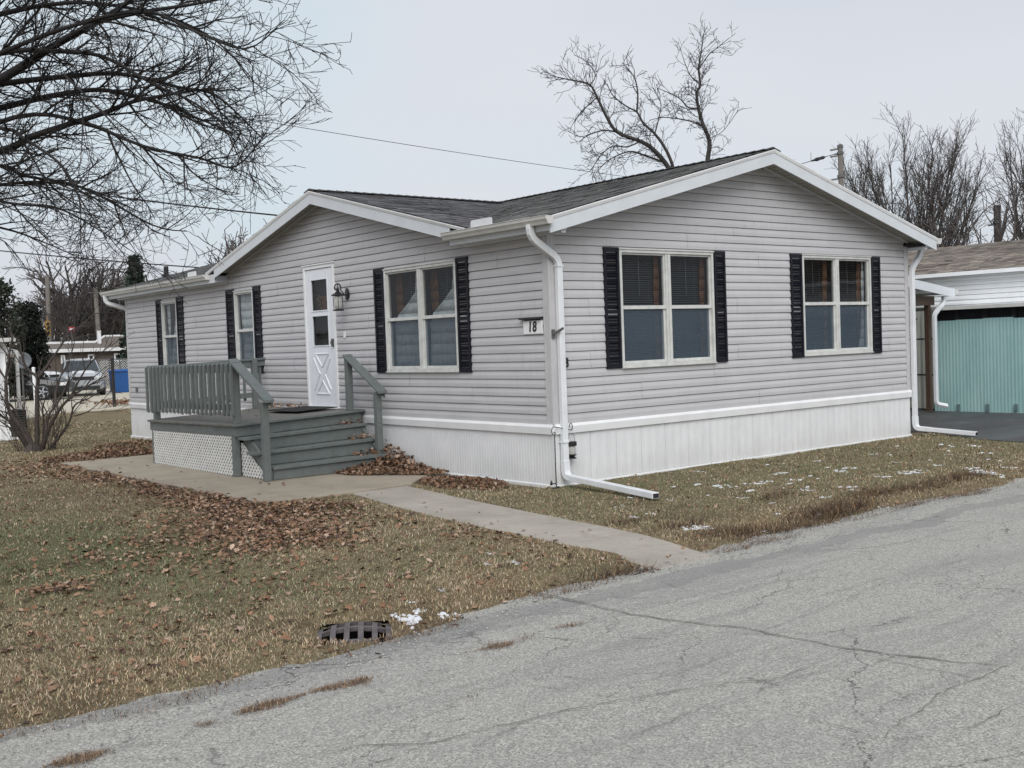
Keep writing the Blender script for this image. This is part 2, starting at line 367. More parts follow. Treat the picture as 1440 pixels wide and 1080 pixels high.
def mesh_np(name, V, F, mat, cols=None, parent=None):
    o0 = base_of(parent) if parent else Vector((0, 0, 0))
    me = bpy.data.meshes.new(name); k = F.shape[1]
    me.vertices.add(len(V)); me.vertices.foreach_set('co', (V-np.array(o0)).astype(np.float32).ravel())
    me.loops.add(F.size); me.loops.foreach_set('vertex_index', F.astype(np.int32).ravel())
    me.polygons.add(len(F)); me.polygons.foreach_set('loop_start', np.arange(0, F.size, k, dtype=np.int32))
    me.update(calc_edges=True)
    if cols is not None:
        a = me.attributes.new('Col', 'FLOAT_COLOR', 'FACE')
        a.data.foreach_set('color', np.concatenate([cols, np.ones((len(cols), 1))], 1).astype(np.float32).ravel())
    me.materials.append(mat)
    o = bpy.data.objects.new(name, me); COL.objects.link(o)
    if parent: o.parent = parent
    ORG[o.name] = o0
    return o
def copy_tree(o, loc, rz=None, scale=None):
    r = o.copy(); COL.objects.link(r); r.location = loc
    if rz is not None: r.rotation_euler.z = rz
    if scale is not None: r.scale = scale
    for ch in [c for c in bpy.data.objects if c.parent == o]:
        c = ch.copy(); COL.objects.link(c); c.parent = r
        for g in [x for x in bpy.data.objects if x.parent == ch]:
            d = g.copy(); COL.objects.link(d); d.parent = c
    return r
def vnoise(x, y, s, seed=0.0): return mnoise.noise(Vector((x*s+seed, y*s-seed*1.7, seed*0.37)))

# ------------------------------------------------------------------ ground, road, paths
EDGE = [(-60, -4.35), (-9, -4.3), (-6.9, -4.2), (-6, -4.22), (-5.3, -4.15), (-4.75, -4.06), (-3.95, -3.95), (-2.6, -3.77), (-1.65, -3.74), (-0.75, -3.72), (1.1, -3.6), (3.3, -3.7), (60, -3.8)]
def edge_y(x):
    for (a, ya), (b_, yb) in zip(EDGE, EDGE[1:]):
        if x <= b_: return ya + (yb-ya)*max(0, (x-a)/(b_-a))
    return EDGE[-1][1]
def lerp(a, b_, t): return a+(b_-a)*t
def smooth(t): t = max(0.0, min(1.0, t)); return t*t*(3-2*t)
ROADZ = -0.035
GPIT = (-5.09, -4.55, -4.13, -3.53)
def ground_z(x, y):
    e = edge_y(x)
    z = 0.020*vnoise(x, y, 0.9, 3.3) + 0.010*vnoise(x, y, 3.1, 1.1)
    if y > e - 3:
        rag = 0.30*vnoise(x, y, 1.6, 7.7) + 0.16*vnoise(x, y, 6.0, 2.2)
        t = (y - e + rag*0.35)
        z += lerp(-0.075, 0.0, smooth((t+0.25)/0.75))
    else: z = -0.2
    if y < -5.2: z = -0.2
    if x > -0.6 and 0.1 < y < 14: z = min(z, -0.02)
    if -2.9 < x < 0 and 1.6 < y < 8.45: z = -0.03
    wl, wr = walk_x(y)
    if y < 1.7 and wl+0.06 < x < wr-0.06 and y > e+0.15: z = -0.03
    if x > 7.2 and in_drive(x, y): z = -0.05
    if -5.3 < x < -4.4 and -4.15 < y < -3.2:        # the hollow of the storm inlet
        d = math.hypot((x+4.84)/0.40, (y+3.71)/0.40)
        z = min(z, lerp(-0.55, z-0.012, smooth((d-0.70)/0.12)))
    return z
def walk_x(y):
    L = [(-4.2, -2.36), (-3.5, -2.36), (-2.5, -2.29), (-1.58, -2.23), (-0.16, -2.08), (1.44, -1.80), (1.7, -1.75)]
    Q = [(-4.2, -1.72), (-3.76, -1.70), (-2.7, -1.55), (-1.42, -1.43), (0.26, -1.22), (1.47, -1.02), (1.7, -1.0)]
    def it(tb):
        if y <= tb[0][0]: return tb[0][1]
        for (a, xa), (b_, xb) in zip(tb, tb[1:]):
            if y <= b_: return lerp(xa, xb, (y-a)/(b_-a))
        return tb[-1][1]
    return it(L), it(Q)
DRV = [(7.31, 14), (7.31, 0.95), (7.9, 0.5), (8.06, 0.22), (7.6, -0.45), (7.14, -1.14), (7.0, -1.94), (6.75, -2.9), (6.5, -3.62), (14, -3.7), (14, 14)]
def in_poly(x, y, P):
    r = False
    for (x0, y0), (x1, y1) in zip(P, P[1:]+P[:1]):
        if (y0 > y) != (y1 > y) and x < (x1-x0)*(y-y0)/(y1-y0)+x0: r = not r
    return r
def in_drive(x, y): return in_poly(x, y, DRV)
def axis_lines(a, b_, fine, outs_lo, outs_hi):
    n = int(round((b_-a)/fine)); return sorted(outs_lo) + [a+(b_-a)*i/n for i in range(n+1)] + sorted(outs_hi)
gx = axis_lines(-9.5, 9.5, 0.075, [-900, -300, -120, -60, -35, -22, -15, -12, -10.5], [10.5, 12, 15, 20, 28, 40, 60, 120, 300, 900])
gy = axis_lines(-5.2, 15.0, 0.085, [-900, -300, -120, -60, -30, -15, -9, -6.5, -5.5], [16, 18, 21, 25, 30, 38, 50, 80, 140, 300, 1200])
GV = np.array([(x, y, ground_z(x, y)) for y in gy for x in gx]); nx, ny = len(gx), len(gy)
ii, jj = np.meshgrid(np.arange(nx-1), np.arange(ny-1)); q0 = (jj*nx+ii).ravel()
ground = mesh_np('ground', GV, np.stack([q0, q0+1, q0+nx+1, q0+nx], 1), M['lawn'])
tag(ground, kind='structure')
ground.data.polygons.foreach_set('use_smooth', np.ones(len(ground.data.polygons), bool))

xs = [-300, -80, -40, -20] + [(-12+0.3*i) for i in range(81)] + [20, 40, 80, 300]
mb = MB(); ys = [0.6, 0.0, -0.8, -2, -4, -7, -9.5]
V = []; F = []
for x in xs:
    for y in ys:
        if -5.6 < x < -4.1 and y > 0: y = 0.03
        V.append((x, edge_y(x)+y, ROADZ + 0.006*vnoise(x, y, 0.8, 5) - (0.006 if y > -0.5 else 0)))
k = len(ys)
F = [(i*k+j, i*k+j+1, (i+1)*k+j+1, (i+1)*k+j) for i in range(len(xs)-1) for j in range(k-1)]
mb.add(V, F); tag(mb.build('road', M['asphalt'], smooth=True), kind='structure')

# cracks wide enough to have an inside, and the saw-cut joint across the road
def crack_ribbon(mb, pts, w):
    P = []
    for (x0, y0), (x1, y1) in zip(pts, pts[1:]):
        n = max(2, int(math.hypot(x1-x0, y1-y0)/0.05))
        for i in range(n): P.append((lerp(x0, x1, i/n), lerp(y0, y1, i/n)))
    P.append(pts[-1]); pv = None
    for i, (x, y) in enumerate(P):
        x += 0.035*vnoise(x, y, 5, 4)+0.02*vnoise(x, y, 17, 9); y += 0.035*vnoise(x, y, 5, 14)+0.02*vnoise(x, y, 17, 19)
        a, b_ = P[max(0, i-1)], P[min(len(P)-1, i+1)]
        d = Vector((b_[0]-a[0], b_[1]-a[1])).normalized(); ww = w*(0.35+0.9*abs(vnoise(x, y, 6, 31)))*min(1, i/6+0.1, (len(P)-1-i)/6+0.1)
        z = ROADZ+0.0085
        c = ((x-d.y*ww, y+d.x*ww, z), (x+d.y*ww, y-d.x*ww, z))
        if pv: mb.quad(pv[0], pv[1], c[1], c[0])
        pv = c
mb = MB()
def gp(u, v): p = px(u, v, 2, ROADZ); return (p.x, p.y)
for pts, w in (([(700, 822), (800, 845), (890, 866), (1010, 880), (1110, 897), (1180, 912), (1290, 925), (1440, 940)], 0.019),
               ([(1160, 912), (1250, 930), (1330, 947), (1440, 968)], 0.008),
               ([(0, 1082), (65, 1062), (140, 1055), (250, 1045), (290, 1020), (380, 1010), (450, 985), (560, 955)], 0.006),
               ([(400, 1080), (430, 1066), (510, 1051), (600, 1047), (700, 1025), (760, 1010), (830, 995), (990, 968), (1090, 955), (1180, 930)], 0.009),
               ([(880, 920), (1000, 890), (1060, 893), (1180, 850), (1260, 812)], 0.005),
               ([(880, 965), (960, 945), (1050, 915)], 0.006),
               ([(1010, 1005), (1090, 1000), (1240, 1040), (1330, 1045)], 0.006),
               ([(1240, 1050), (1270, 1010), (1340, 970), (1440, 930)], 0.007),
               ([(990, 1005), (1060, 980), (1100, 955), (1190, 945)], 0.006),
               ([(1320, 1042), (1400, 1010), (1440, 985)], 0.006),
               ([(640, 1080), (690, 1040), (760, 1010)], 0.006),
               ([(750, 910), (850, 905), (960, 890)], 0.004), ([(1110, 850), (1300, 800), (1440, 772)], 0.005),
               ([(850, 1060), (950, 1010), (1020, 990)], 0.006)):
    crack_ribbon(mb, [gp(*q) for q in pts], w*0.5)
M['crack'] = simple('crack_fill', (0.12, 0.113, 0.10), 0.95, 0.4, 9)
tag(mb.build('road_cracks', M['crack'], normals=False), kind='structure')

# patio slab, walk, driveway
def slab(name, mat, outline, z0, z1, joints=()):
    mb = MB(); mb.prism([(x, y, z0) for x, y in outline], (0, 0, z1-z0))
    return tag(mb.build(name, mat, bevel=0.012), kind='structure')
slab('patio', M['concrete'], [(-2.91, 8.50), (-2.90, 4.62), (-0.02, 4.62), (-0.02, 8.50)], -0.08, 0.030)
slab('patio', M['concrete'], [(-2.90, 4.605), (-2.86, 1.56), (-1.9, 1.50), (-0.92, 1.56), (-0.40, 2.05), (-0.02, 2.15), (-0.02, 4.605)], -0.08, 0.028)
yy = [1.49, 0.05, -1.40, -2.75]
for a, b_ in zip(yy, yy[1:]+[-3.86]):
    pts = [(walk_x(y)[0]+0.02*vnoise(0, y, 3, 2), y) for y in np.linspace(a-0.006, b_+0.006, 9)]
    pts += [(walk_x(y)[1]+0.02*vnoise(5, y, 3, 2), y) for y in np.linspace(b_+0.006, a-0.006, 9)]
    o = slab('walkway', M['concrete2'], pts, -0.09, 0.012)
    for v in o.data.vertices:
        if v.co.z > 0: v.co.z -= 0.052*smooth((-2.85-v.co.y)/1.15)
mb = MB(); pts = []
for (xa, ya), (xb, yb) in zip(DRV, DRV[1:]+DRV[:1]):
    n = 8 if max(xa, xb) < 8.2 and ya < 1 and yb < 1 else 1
    for i in range(n):
        x, y = lerp(xa, xb, i/n), lerp(ya, yb, i/n)
        pts.append((x+(0.07*vnoise(x, y, 3, 5) if n > 1 else 0), y))
mb.prism([(x, y, -0.12) for x, y in pts], (0, 0, 0.135)); tag(mb.build('driveway', M['drive']), kind='structure')

# ------------------------------------------------------------------ the home
HL, HW = 13.44, 7.29           # depth along y, width along x
house = thing('mobile_home', (0, 0, 0), 'grey vinyl sided mobile home with black shutters, white skirting and a white front door', 'house')
PF = lambda s, z, o: (s, -o, z)            # front (gable) wall: s = x
PS = lambda s, z, o: (-o, s, z)            # door side wall: s = y
PE = lambda s, z, o: (HW+o, s, z)          # far side
PB = lambda s, z, o: (s, HL+o, z)          # far end
CRS = 0.1016
def siding(name, P, ztop, s0f, s1f, opens, parent=house, warp=1.0, mat=None, zb=T, col=None, labels=None):
    mb = MB(); k = 0; z = zb
    cuts = sorted({q for o in opens for q in (o[2], o[3])})
    while z < ztop - 1e-4:
        prof = [(z, -0.012), (z+0.0075, -0.012), (z+0.008, 0.013), (z+0.05, 0.0125), (z+0.085, 0.004), (z+CRS, 0.0005)]
        prof[1] = (z+0.0065, -0.012)
        if k == 0: prof = prof[2:]; prof[0] = (z, 0.013)
        segs = []
        for (za, oa), (zc, oc) in zip(prof, prof[1:]):
            if za >= ztop: break
            if zc > ztop: oc = oa+(oc-oa)*(ztop-za)/(zc-za); zc = ztop
            br = [za]+[c for c in cuts if za+1e-5 < c < zc-1e-5]+[zc]
            for a, b_ in zip(br, br[1:]):
                f = lambda t: oa+(oc-oa)*((t-za)/max(zc-za, 1e-9))
                segs.append((a, f(a), b_, f(b_)))
        if k: segs.insert(0, (z, 0.0005, z, -0.012))
        for za, oa, zc, oc in segs:
            zm = (za+zc)/2
            A, B = s0f(za), s1f(za); C, D = s0f(zc), s1f(zc)
            if B-A < 0.01 and D-C < 0.01: continue
            ivs = [(A, B, C, D)]
            for o in opens:
                if o[2] < zm < o[3]:
                    nv = []
                    for (a, b_, c, d) in ivs:
                        if o[0] > a and o[1] < b_: nv += [(a, o[0], c, o[0]), (o[1], b_, o[1], d)]
                        else: nv.append((a, b_, c, d))
                    ivs = nv
            for a, b_, c, d in ivs:
                n = max(1, int(round((b_-a)/0.45)))
                for i in range(n):
                    qs = [lerp(a, b_, i/n), lerp(a, b_, (i+1)/n), lerp(c, d, (i+1)/n), lerp(c, d, i/n)]
                    ru = floor((s0f(z)+i*0.45+ (k//2*2.37) % 3.66)/3.66); w = lambda s_: 0.0030*warp*vnoise(s_, z, 1.5, 6) + (0.0022 if ru % 2 else 0.0)
                    mb.quad(P(qs[0], za, oa+w(qs[0])), P(qs[1], za, oa+w(qs[1])), P(qs[2], zc, oc+w(qs[2])), P(qs[3], zc, oc+w(qs[3])))
        z += CRS; k += 1
    return mb.build(name, mat or M['siding'], parent, normals=False)

# openings (s0, s1, z0, z1)
W1 = (1.10, 2.775, 0.60+T, 2.005+T); W2 = (4.635, 6.285, 0.62+T, 2.015+T)
WS = (1.745, 3.415, 0.61+T, 1.99+T); WB = (7.46, 8.18, 0.60+T, 1.98+T); WA = (10.71, 11.45, 0.60+T, 1.98+T)
DO = (4.775, 5.70, 0.075+T, 2.21+T)
SL = 0.264
rz = lambda x: 3.34+T - SL*abs(x-HW/2)               # main roof plane
gz = lambda y: 3.262+T - 0.246*abs(y-4.95)           # porch-side gable plane
sof_f = lambda x: rz(x)-0.10
sof_s = lambda y: gz(y)-0.10
inv_f = lambda z: (HW/2-(3.24+T-z)/SL, HW/2+(3.24+T-z)/SL)
siding('front_wall', PF, 3.24+T-0.02, lambda z: max(0.09, inv_f(z)[0]), lambda z: min(HW-0.09, inv_f(z)[1]), [W1, W2])
inv_s = lambda z: (4.95-(3.162+T-z)/0.246, 4.95+(3.162+T-z)/0.246)
def s_lo(z): return 0.09 if z < 2.23+T else max(0.09, inv_s(z)[0])
def s_hi(z): return HL-0.06 if z < 2.23+T else min(HL-0.06, inv_s(z)[1])
siding('side_wall', PS, 3.16+T-0.02, s_lo, s_hi, [WS, WB, WA, DO], warp=2.2)
siding('side_wall', PE, 2.23+T, lambda z: 0.09, lambda z: HL-0.06, [], warp=0.5)
siding('rear_wall', PB, 3.24+T-0.02, lambda z: max(0.06, inv_f(z)[0]), lambda z: min(HW-0.06, inv_f(z)[1]), [], warp=0.5)

# corner posts: two fluted flanges each
def corner(x, y, sx, sy, ztop):
    mb = MB()
    for k, (a, b_, o) in enumerate(((0.0, 0.012, 0.016), (0.012, 0.03, 0.011), (0.03, 0.078, 0.014), (0.078, 0.092, 0.018))):
        mb.box(x-sx*o, x+sx*0.02 if False else x, y+sy*a, y+sy*b_, T-0.002, ztop)
        mb.box(x+sx*a, x+sx*b_, y-sy*o, y, T-0.002, ztop)
    mb.box(x-sx*0.014, x, y-sy*0.014, y, T-0.002, ztop-0.002)
    mb.build('corner_post', M['post'], house)
corner(0, 0, 1, 1, 2.26+T-0.06); corner(HW, 0, -1, 1, 2.26+T-0.06); corner(0, HL, 1, -1, 2.20+T); corner(HW, HL, -1, -1, 2.20+T)

# skirting: ribbed vinyl panels under a sloping white band
def skirting(P, s0, s1, rib, panel):
    mb = MB(); s = s0; z0, z1 = 0.03, T-0.10
    prof = []
    while s < s1-0.01:
        prof += [(s, 0.0), (s+rib*0.42, 0.0), (s+rib*0.5, 0.0026), (s+rib*0.92, 0.0026)]
        if abs((s-s0) % panel) < rib: prof += [(s+rib*0.93, -0.010), (s+rib*0.985, -0.010)]
        s += rib
    prof = [p for p in prof if p[0] < s1] + [(s1, 0.0)]
    for (a, oa), (b_, ob) in zip(prof, prof[1:]):
        mb.quad(P(a, z0, oa), P(b_, z0, ob), P(b_, z1, ob), P(a, z1, oa))
    mb.build('skirting', M['skirt'], house, normals=False)
    mb = MB()
    for a, b_ in ((s0, s0+(s1-s0)*0.52), (s0+(s1-s0)*0.52+0.004, s1)):
        poly = [(T-0.115, -0.005), (T-0.115, 0.030), (T-0.035, 0.040), (T-0.002, 0.026), (T-0.002, -0.005)]
        A = [P(a, z, o) for z, o in poly]; B = [P(b_, z, o) for z, o in poly]
        mb.loft([A, B])
    mb.build('skirt_band', M['white'], house)
    mb = MB(); mb.loft([[P(q, z, o) for z, o in ((-0.05, -0.01), (-0.05, 0.035), (0.012, 0.035), (0.028, 0.014), (0.028, -0.01))] for q in (s0, s1)])
    mb.build('skirt_track', M['skirt'], house)
skirting(PF, 0.0, HW, 0.14, 0.42); skirting(PS, 0.002, HL, 0.052, 0.40); skirting(PE, 0.0, HL, 0.105, 0.42); skirting(PB, 0.0, HW, 0.105, 0.42)

# ---- windows
def curtain(P, left, right, z0, z1, o, mat, name, parent, fold=0.02, nf=8):
    mb = MB(); nz = 9; ns = nf*6
    g = []
    for i in range(nz+1):
        z = lerp(z0, z1, i/nz); a, b_ = left(i/nz), right(i/nz); row = []
        for j in range(ns+1):
            t = j/ns; row.append(P(lerp(a, b_, t), z, o+fold*sin(t*nf*2*pi)+0.012*sin(t*9+i*0.7)))
        g.append(row)
    for i in range(nz):
        for j in range(ns): mb.quad(g[i][j], g[i][j+1], g[i+1][j+1], g[i+1][j])
    o_ = mb.build(name, mat, parent, smooth=True, normals=False)
    md = o_.modifiers.new('cloth', 'SOLIDIFY'); md.thickness = 0.003
    return o_
def glass_pane(P, a, b_, z0, z1, o, parent):
    q = [P(a, z0, o), P(b_, z0, o), P(b_, z1, o), P(a, z1, o)]
    nrm = (Vector(q[1])-Vector(q[0])).cross(Vector(q[3])-Vector(q[0])); out = Vector(P(0, 0, 1))-Vector(P(0, 0, 0))
    mb = MB(); mb.quad(*(q if nrm.dot(out) > 0 else q[::-1])); return mb.build('pane', M['glass'], parent, normals=False)
def window(P, op, units, rail, flip=False):
    s0, s1, z0, z1 = op; mb = MB(); B = lambda *a: mb.box(*[a[0], a[1], a[4], a[5], a[2], a[3]], P=lambda s, o, z: P(s, z, o))
    c = 0.036
    B(s0, s0+c, z0, z1, -0.06, 0.030); B(s1-c, s1, z0, z1, -0.06, 0.030)
    B(s0+c, s1-c, z1-c, z1, -0.06, 0.028); B(s0+c, s1-c, z0, z0+c, -0.06, 0.034)
    B(s0-0.012, s1+0.012, z1, z1+0.016, -0.01, 0.040)                       # drip cap
    B(s0-0.008, s1+0.008, z0-0.014, z0, -0.01, 0.045)
    us = []
    if units == 2:
        m = (s0+s1)/2; B(m-0.042, m-0.004, z0+c, z1-c, -0.06, 0.020); B(m+0.004, m+0.042, z0+c, z1-c, -0.06, 0.020)
        us = [(s0+c, m-0.042), (m+0.042, s1-c)]
    else: us = [(s0+c, s1-c)]
    w = mb.build('window', M['frame'], house, bevel=0.003)
    mb = MB(); B = lambda *a: mb.box(*[a[0], a[1], a[4], a[5], a[2], a[3]], P=lambda s, o, z: P(s, z, o))
    for a, b_ in us:
        f = 0.022
        B(a+0.001, b_-0.001, rail-0.018, rail+0.026, -0.045, 0.012)                           # meeting rail
        B(a+0.001, a+f, rail+0.026, z1-c-0.001, -0.035, 0.004); B(b_-f, b_-0.001, rail+0.026, z1-c-0.001, -0.035, 0.004)
        B(a+f, b_-f, z1-c-f, z1-c-0.001, -0.035, 0.003)
        B(a+0.001, a+f+0.012, z0+c+0.001, rail-0.018, -0.050, -0.006); B(b_-f-0.012, b_-0.001, z0+c+0.001, rail-0.018, -0.050, -0.006)
        B(a+f+0.012, b_-f-0.012, z0+c+0.001, z0+c+0.035, -0.050, -0.008)
    mb.build('sash', M['frame'], w, bevel=0.002)
    for a, b_ in us:
        glass_pane(P, a+0.01, b_-0.01, rail, z1-c-0.01, -0.016, w); glass_pane(P, a+0.012, b_-0.012, z0+c+0.01, rail, -0.034, w)
        mb = MB(); mb.quad(P(a+0.02, z0+c+0.02, -0.012), P(b_-0.02, z0+c+0.02, -0.012), P(b_-0.02, rail-0.01, -0.012), P(a+0.02, rail-0.01, -0.012))
        mb.build('insect_screen', M['screen'], w)
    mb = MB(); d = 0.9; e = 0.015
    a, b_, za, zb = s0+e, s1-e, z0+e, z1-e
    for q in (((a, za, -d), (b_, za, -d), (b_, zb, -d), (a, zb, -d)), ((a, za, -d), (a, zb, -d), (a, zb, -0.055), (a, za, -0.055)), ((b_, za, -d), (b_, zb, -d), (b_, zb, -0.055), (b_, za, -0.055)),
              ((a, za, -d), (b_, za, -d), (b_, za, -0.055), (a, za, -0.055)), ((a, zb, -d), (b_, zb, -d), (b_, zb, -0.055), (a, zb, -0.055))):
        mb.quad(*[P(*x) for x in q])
    mb.build('recess', M['dark'], w, normals=False)  # near-black box stands in for the unlit room
    return w, us
def blinds(P, a, b_, z0, z1, o, w, tilt=0.5):
    mb = MB(); z = z0
    while z < z1:
        dz, do = 0.011*sin(tilt), 0.011*cos(tilt); jit = R.uniform(-0.002, 0.002)
        mb.prism([P(a, z+jit-dz, o+do), P(a, z+jit-dz+0.0012, o+do), P(a, z+jit+dz+0.0012, o-do), P(a, z+jit+dz, o-do)], Vector(P(b_, 0, 0))-Vector(P(a, 0, 0)))
        z += 0.027
    for q in (0.2, 0.8):
        s = lerp(a, b_, q); mb.tube([P(s, z0, o+0.014), P(s, z1, o+0.014)], 0.0015, 4)
    mb.tube([P(lerp(a, b_, 0.55), z1, o+0.03), P(lerp(a, b_, 0.555), z1-(z1-z0)*0.38, o+0.03)], 0.004, 5)
    mb.build('blind', M['blind'], w, normals=False)
def louvres(P, s0, s1, z0, z1):
    mb = MB(); B = lambda *a: mb.box(*[a[0], a[1], a[4], a[5], a[2], a[3]], P=lambda s, o, z: P(s, z, o))
    f = 0.034; o0, o1 = 0.006, 0.034
    B(s0, s0+f, z0, z1, o0, o1); B(s1-f, s1, z0, z1, o0, o1)
    zm = lerp(z0, z1, 0.47)
    for a, b_ in ((z0, z0+0.055), (z1-0.055, z1), (zm-0.022, zm+0.022)): B(s0+f, s1-f, a, b_, o0, o1-0.002)
    B(s0+f, s1-f, z0+0.05, z1-0.05, o0, o0+0.003)
    z = z0+0.06
    while z < z1-0.075:
        if not (zm-0.045 < z < zm+0.03):
            A = [P(s0+f, z, o1-0.003), P(s0+f, z+0.005, o1-0.003), P(s0+f, z+0.026, o0+0.006), P(s0+f, z+0.021, o0+0.006)]
            mb.prism(A, Vector(P(s1-f, 0, 0))-Vector(P(s0+f, 0, 0)))
        z += 0.0305
    mb.build('shutter', M['shutter'], house)
for P, op, sh, units, rail in ((PF, W1, ((0.842, 1.086), (2.79, 3.005)), 2, 1.31+T), (PF, W2, ((4.372, 4.622), (6.30, 6.523)), 2, 1.335+T),
                               (PS, WS, ((3.43, 3.672), (1.487, 1.732)), 2, 1.31+T), (PS, WB, ((8.195, 8.50), (7.19, 7.448)), 1, 1.31+T), (PS, WA, ((11.465, 11.72), (10.40, 10.697)), 1, 1.30+T)):
    w, us = window(P, op, units, rail); z0, z1 = op[2]+0.05, op[3]-0.05
    for a, b_ in sh: louvres(P, a, b_, 0.595+T, 2.025+T)
    if P is PF and op is W1:
        for a, b_ in us:
            blinds(P, a+0.01, b_-0.015, z0, z1, -0.14, w, 0.35)
            curtain(P, lambda t, b_=b_: b_-0.115+0.03*t, lambda t, b_=b_: b_-0.015, z0, z1, -0.10, M['rust_cloth'], 'curtain', w, 0.012, 2)
    elif P is PF:
        for i, (a, b_) in enumerate(us):
            blinds(P, a+0.01, b_-0.015, z0, z1, -0.16, w, 0.15)
            curtain(P, lambda t, b_=b_: b_-0.155+0.03*t, lambda t, b_=b_: b_-0.045, z0, z1, -0.11, M['rust_cloth'], 'curtain', w, 0.012, 2)
            if i: curtain(P, lambda t, a=a: a+0.004, lambda t, a=a: a+0.06+0.22*max(0, 0.55-t)**1.2, z0, z1, -0.085, M['sheer'], 'curtain', w, 0.006, 3); curtain(P, lambda t, b_=b_: b_-0.04-0.25*max(0, 0.55-t)**1.2, lambda t, b_=b_: b_-0.004, z0, z1, -0.085, M['sheer'], 'curtain', w, 0.006, 3)
    elif op is WS:
        for a, b_ in us:
            blinds(P, a+0.01, b_-0.01, z0, z1, -0.20, w, 0.5)
            curtain(P, lambda t, b_=b_: b_-0.17, lambda t, b_=b_: b_-0.02, z0, z1, -0.14, M['rust_cloth'], 'curtain', w, 0.012, 2)
            # sheers tied back low: they sweep across the pane
            curtain(P, lambda t, a=a: a+0.004, lambda t, a=a, b_=b_: lerp(a+0.16, b_-0.03, smooth((0.82-t)/0.36)) if t < 0.98 else a+0.16, z0+0.02, z1, -0.085, M['sheer'], 'curtain', w, 0.010, 7)
    elif op is WB:
        a, b_ = us[0]; curtain(P, lambda t: a+0.004, lambda t: b_-0.004, z0, z1, -0.09, M['sheer'], 'curtain', w, 0.012, 7)
    else:
        a, b_ = us[0]; curtain(P, lambda t: a+0.004, lambda t: lerp(b_-0.05, a+0.2, smooth(t*1.1-0.1)), z0, z1, -0.09, M['sheer'], 'curtain', w, 0.012, 5); curtain(P, lambda t: lerp(b_-0.04, b_-0.12, t), lambda t: b_-0.004, z0, z1, -0.09, M['sheer'], 'curtain', w, 0.008, 3)

# ---- storm door with two lights over a crossbuck
mb = MB(); PO = lambda s, o, z: PS(s, z, o)
s0, s1, z0, z1 = DO
mb.box(s0, s0+0.052, -0.06, 0.030, z0, z1, PO); mb.box(s1-0.052, s1, -0.06, 0.030, z0, z1, PO); mb.box(s0+0.052, s1-0.052, -0.06, 0.029, z1-0.052, z1, PO)
mb.box(s0-0.01, s1+0.01, -0.01, 0.06, z0-0.03, z0+0.006, PO); mb.box(s0-0.02, s1+0.02, -0.01, 0.045, z1, z1+0.018, PO)
mb.build('door_frame', M['white'], house, bevel=0.003)
d0, d1, e0, e1 = s0+0.058, s1-0.058, z0+0.012, z1-0.058
L1 = (5.02, 5.51, 1.515+T, 2.005+T); L2 = (5.015, 5.50, 0.99+T, 1.462+T)
L1 = (d0+0.155, d1-0.145, L1[2], L1[3]); L2 = (d0+0.155, d1-0.145, L2[2], L2[3])
mb = MB()
mb.box(d0, L1[0], -0.025, 0.012, e0, e1, PO); mb.box(L1[1], d1, -0.025, 0.012, e0, e1, PO)
mb.box(L1[0], L1[1], -0.025, 0.012, L1[3], e1, PO); mb.box(L1[0], L1[1], -0.025, 0.012, L2[3], L1[2], PO); mb.box(L1[0], L1[1], -0.025, 0.012, e0, L2[2], PO)
door = mb.build('door', M['door'], house, bevel=0.004)
mb = MB()
for L in (L1, L2):
    f = 0.018
    for a, b_, c, d in ((L[0], L[0]+f, L[2], L[3]), (L[1]-f, L[1], L[2], L[3]), (L[0]+f, L[1]-f, L[2], L[2]+f), (L[0]+f, L[1]-f, L[3]-f, L[3])): mb.box(a, b_, 0.0, 0.020, c, d, PO)
mb.build('light_frame', M['door'], door, bevel=0.003)
for L in (L1, L2):
    glass_pane(PS, L[0], L[1], L[2], L[3], -0.010, door)
mb = MB(); mb.box(d0+0.01, d1-0.01, -0.16, -0.12, e0, e1, PO); mb.build('inner_door', M['dark'], door)
mb = MB(); mb.box(L1[0]+0.05, L1[1]-0.06, -0.115, -0.10, L1[2]-0.05, L1[2]+0.24, PO)
for k in range(26):
    a, z = R.uniform(L1[0]+0.04, L1[1]-0.06), R.uniform(L1[2]-0.03, L1[2]+0.27); mb.tube([PS(a, z, -0.09), PS(a+R.uniform(-.07, .07), z+R.uniform(-.06, .08), -0.06)], [0.022, 0.006], 5)
mb.build('wreath', M['rust_cloth'], door)
def moulding(mb, pts, closed, r=0.013):
    q = [Vector(PS(s, z, 0.014)) for s, z in pts]
    if closed: q.append(q[0])
    for a, b_ in zip(q, q[1:]):
        d = (b_-a).normalized(); n = Vector((-1, 0, 0)); w = d.cross(n)
        a = a-d*0.010; b_ = b_+d*0.010
        mb.loft([[p+w*(r*1.2), p+w*(r*0.4)+n*0.011, p-w*(r*0.4)+n*0.011, p-w*(r*1.2)] for p in (a, b_)])
mb = MB(); cx = (d0+d1)/2; zc = 0.58+T; hw = 0.225; hh = 0.30
for sgn in (1, -1):
    moulding(mb, [(cx-hw+0.03, zc+sgn*hh), (cx+hw-0.03, zc+sgn*hh), (cx, zc+sgn*0.105)], True)
    moulding(mb, [(cx+sgn*(hw+0.02), zc+hh-0.07), (cx+sgn*0.075, zc), (cx+sgn*(hw+0.02), zc-hh+0.07)], False)
mb.build('crossbuck', M['door'], door)
mb = MB(); mb.box(d0+0.03, d0+0.055, 0.012, 0.045, 0.98+T, 1.10+T, PO); mb.tube([PS(d0+0.042, 1.0+T, 0.045), PS(d0+0.05, 1.04+T, 0.06), PS(d0+0.042, 1.08+T, 0.045)], 0.008, 6)
mb.build('handle', M['steel'], door)

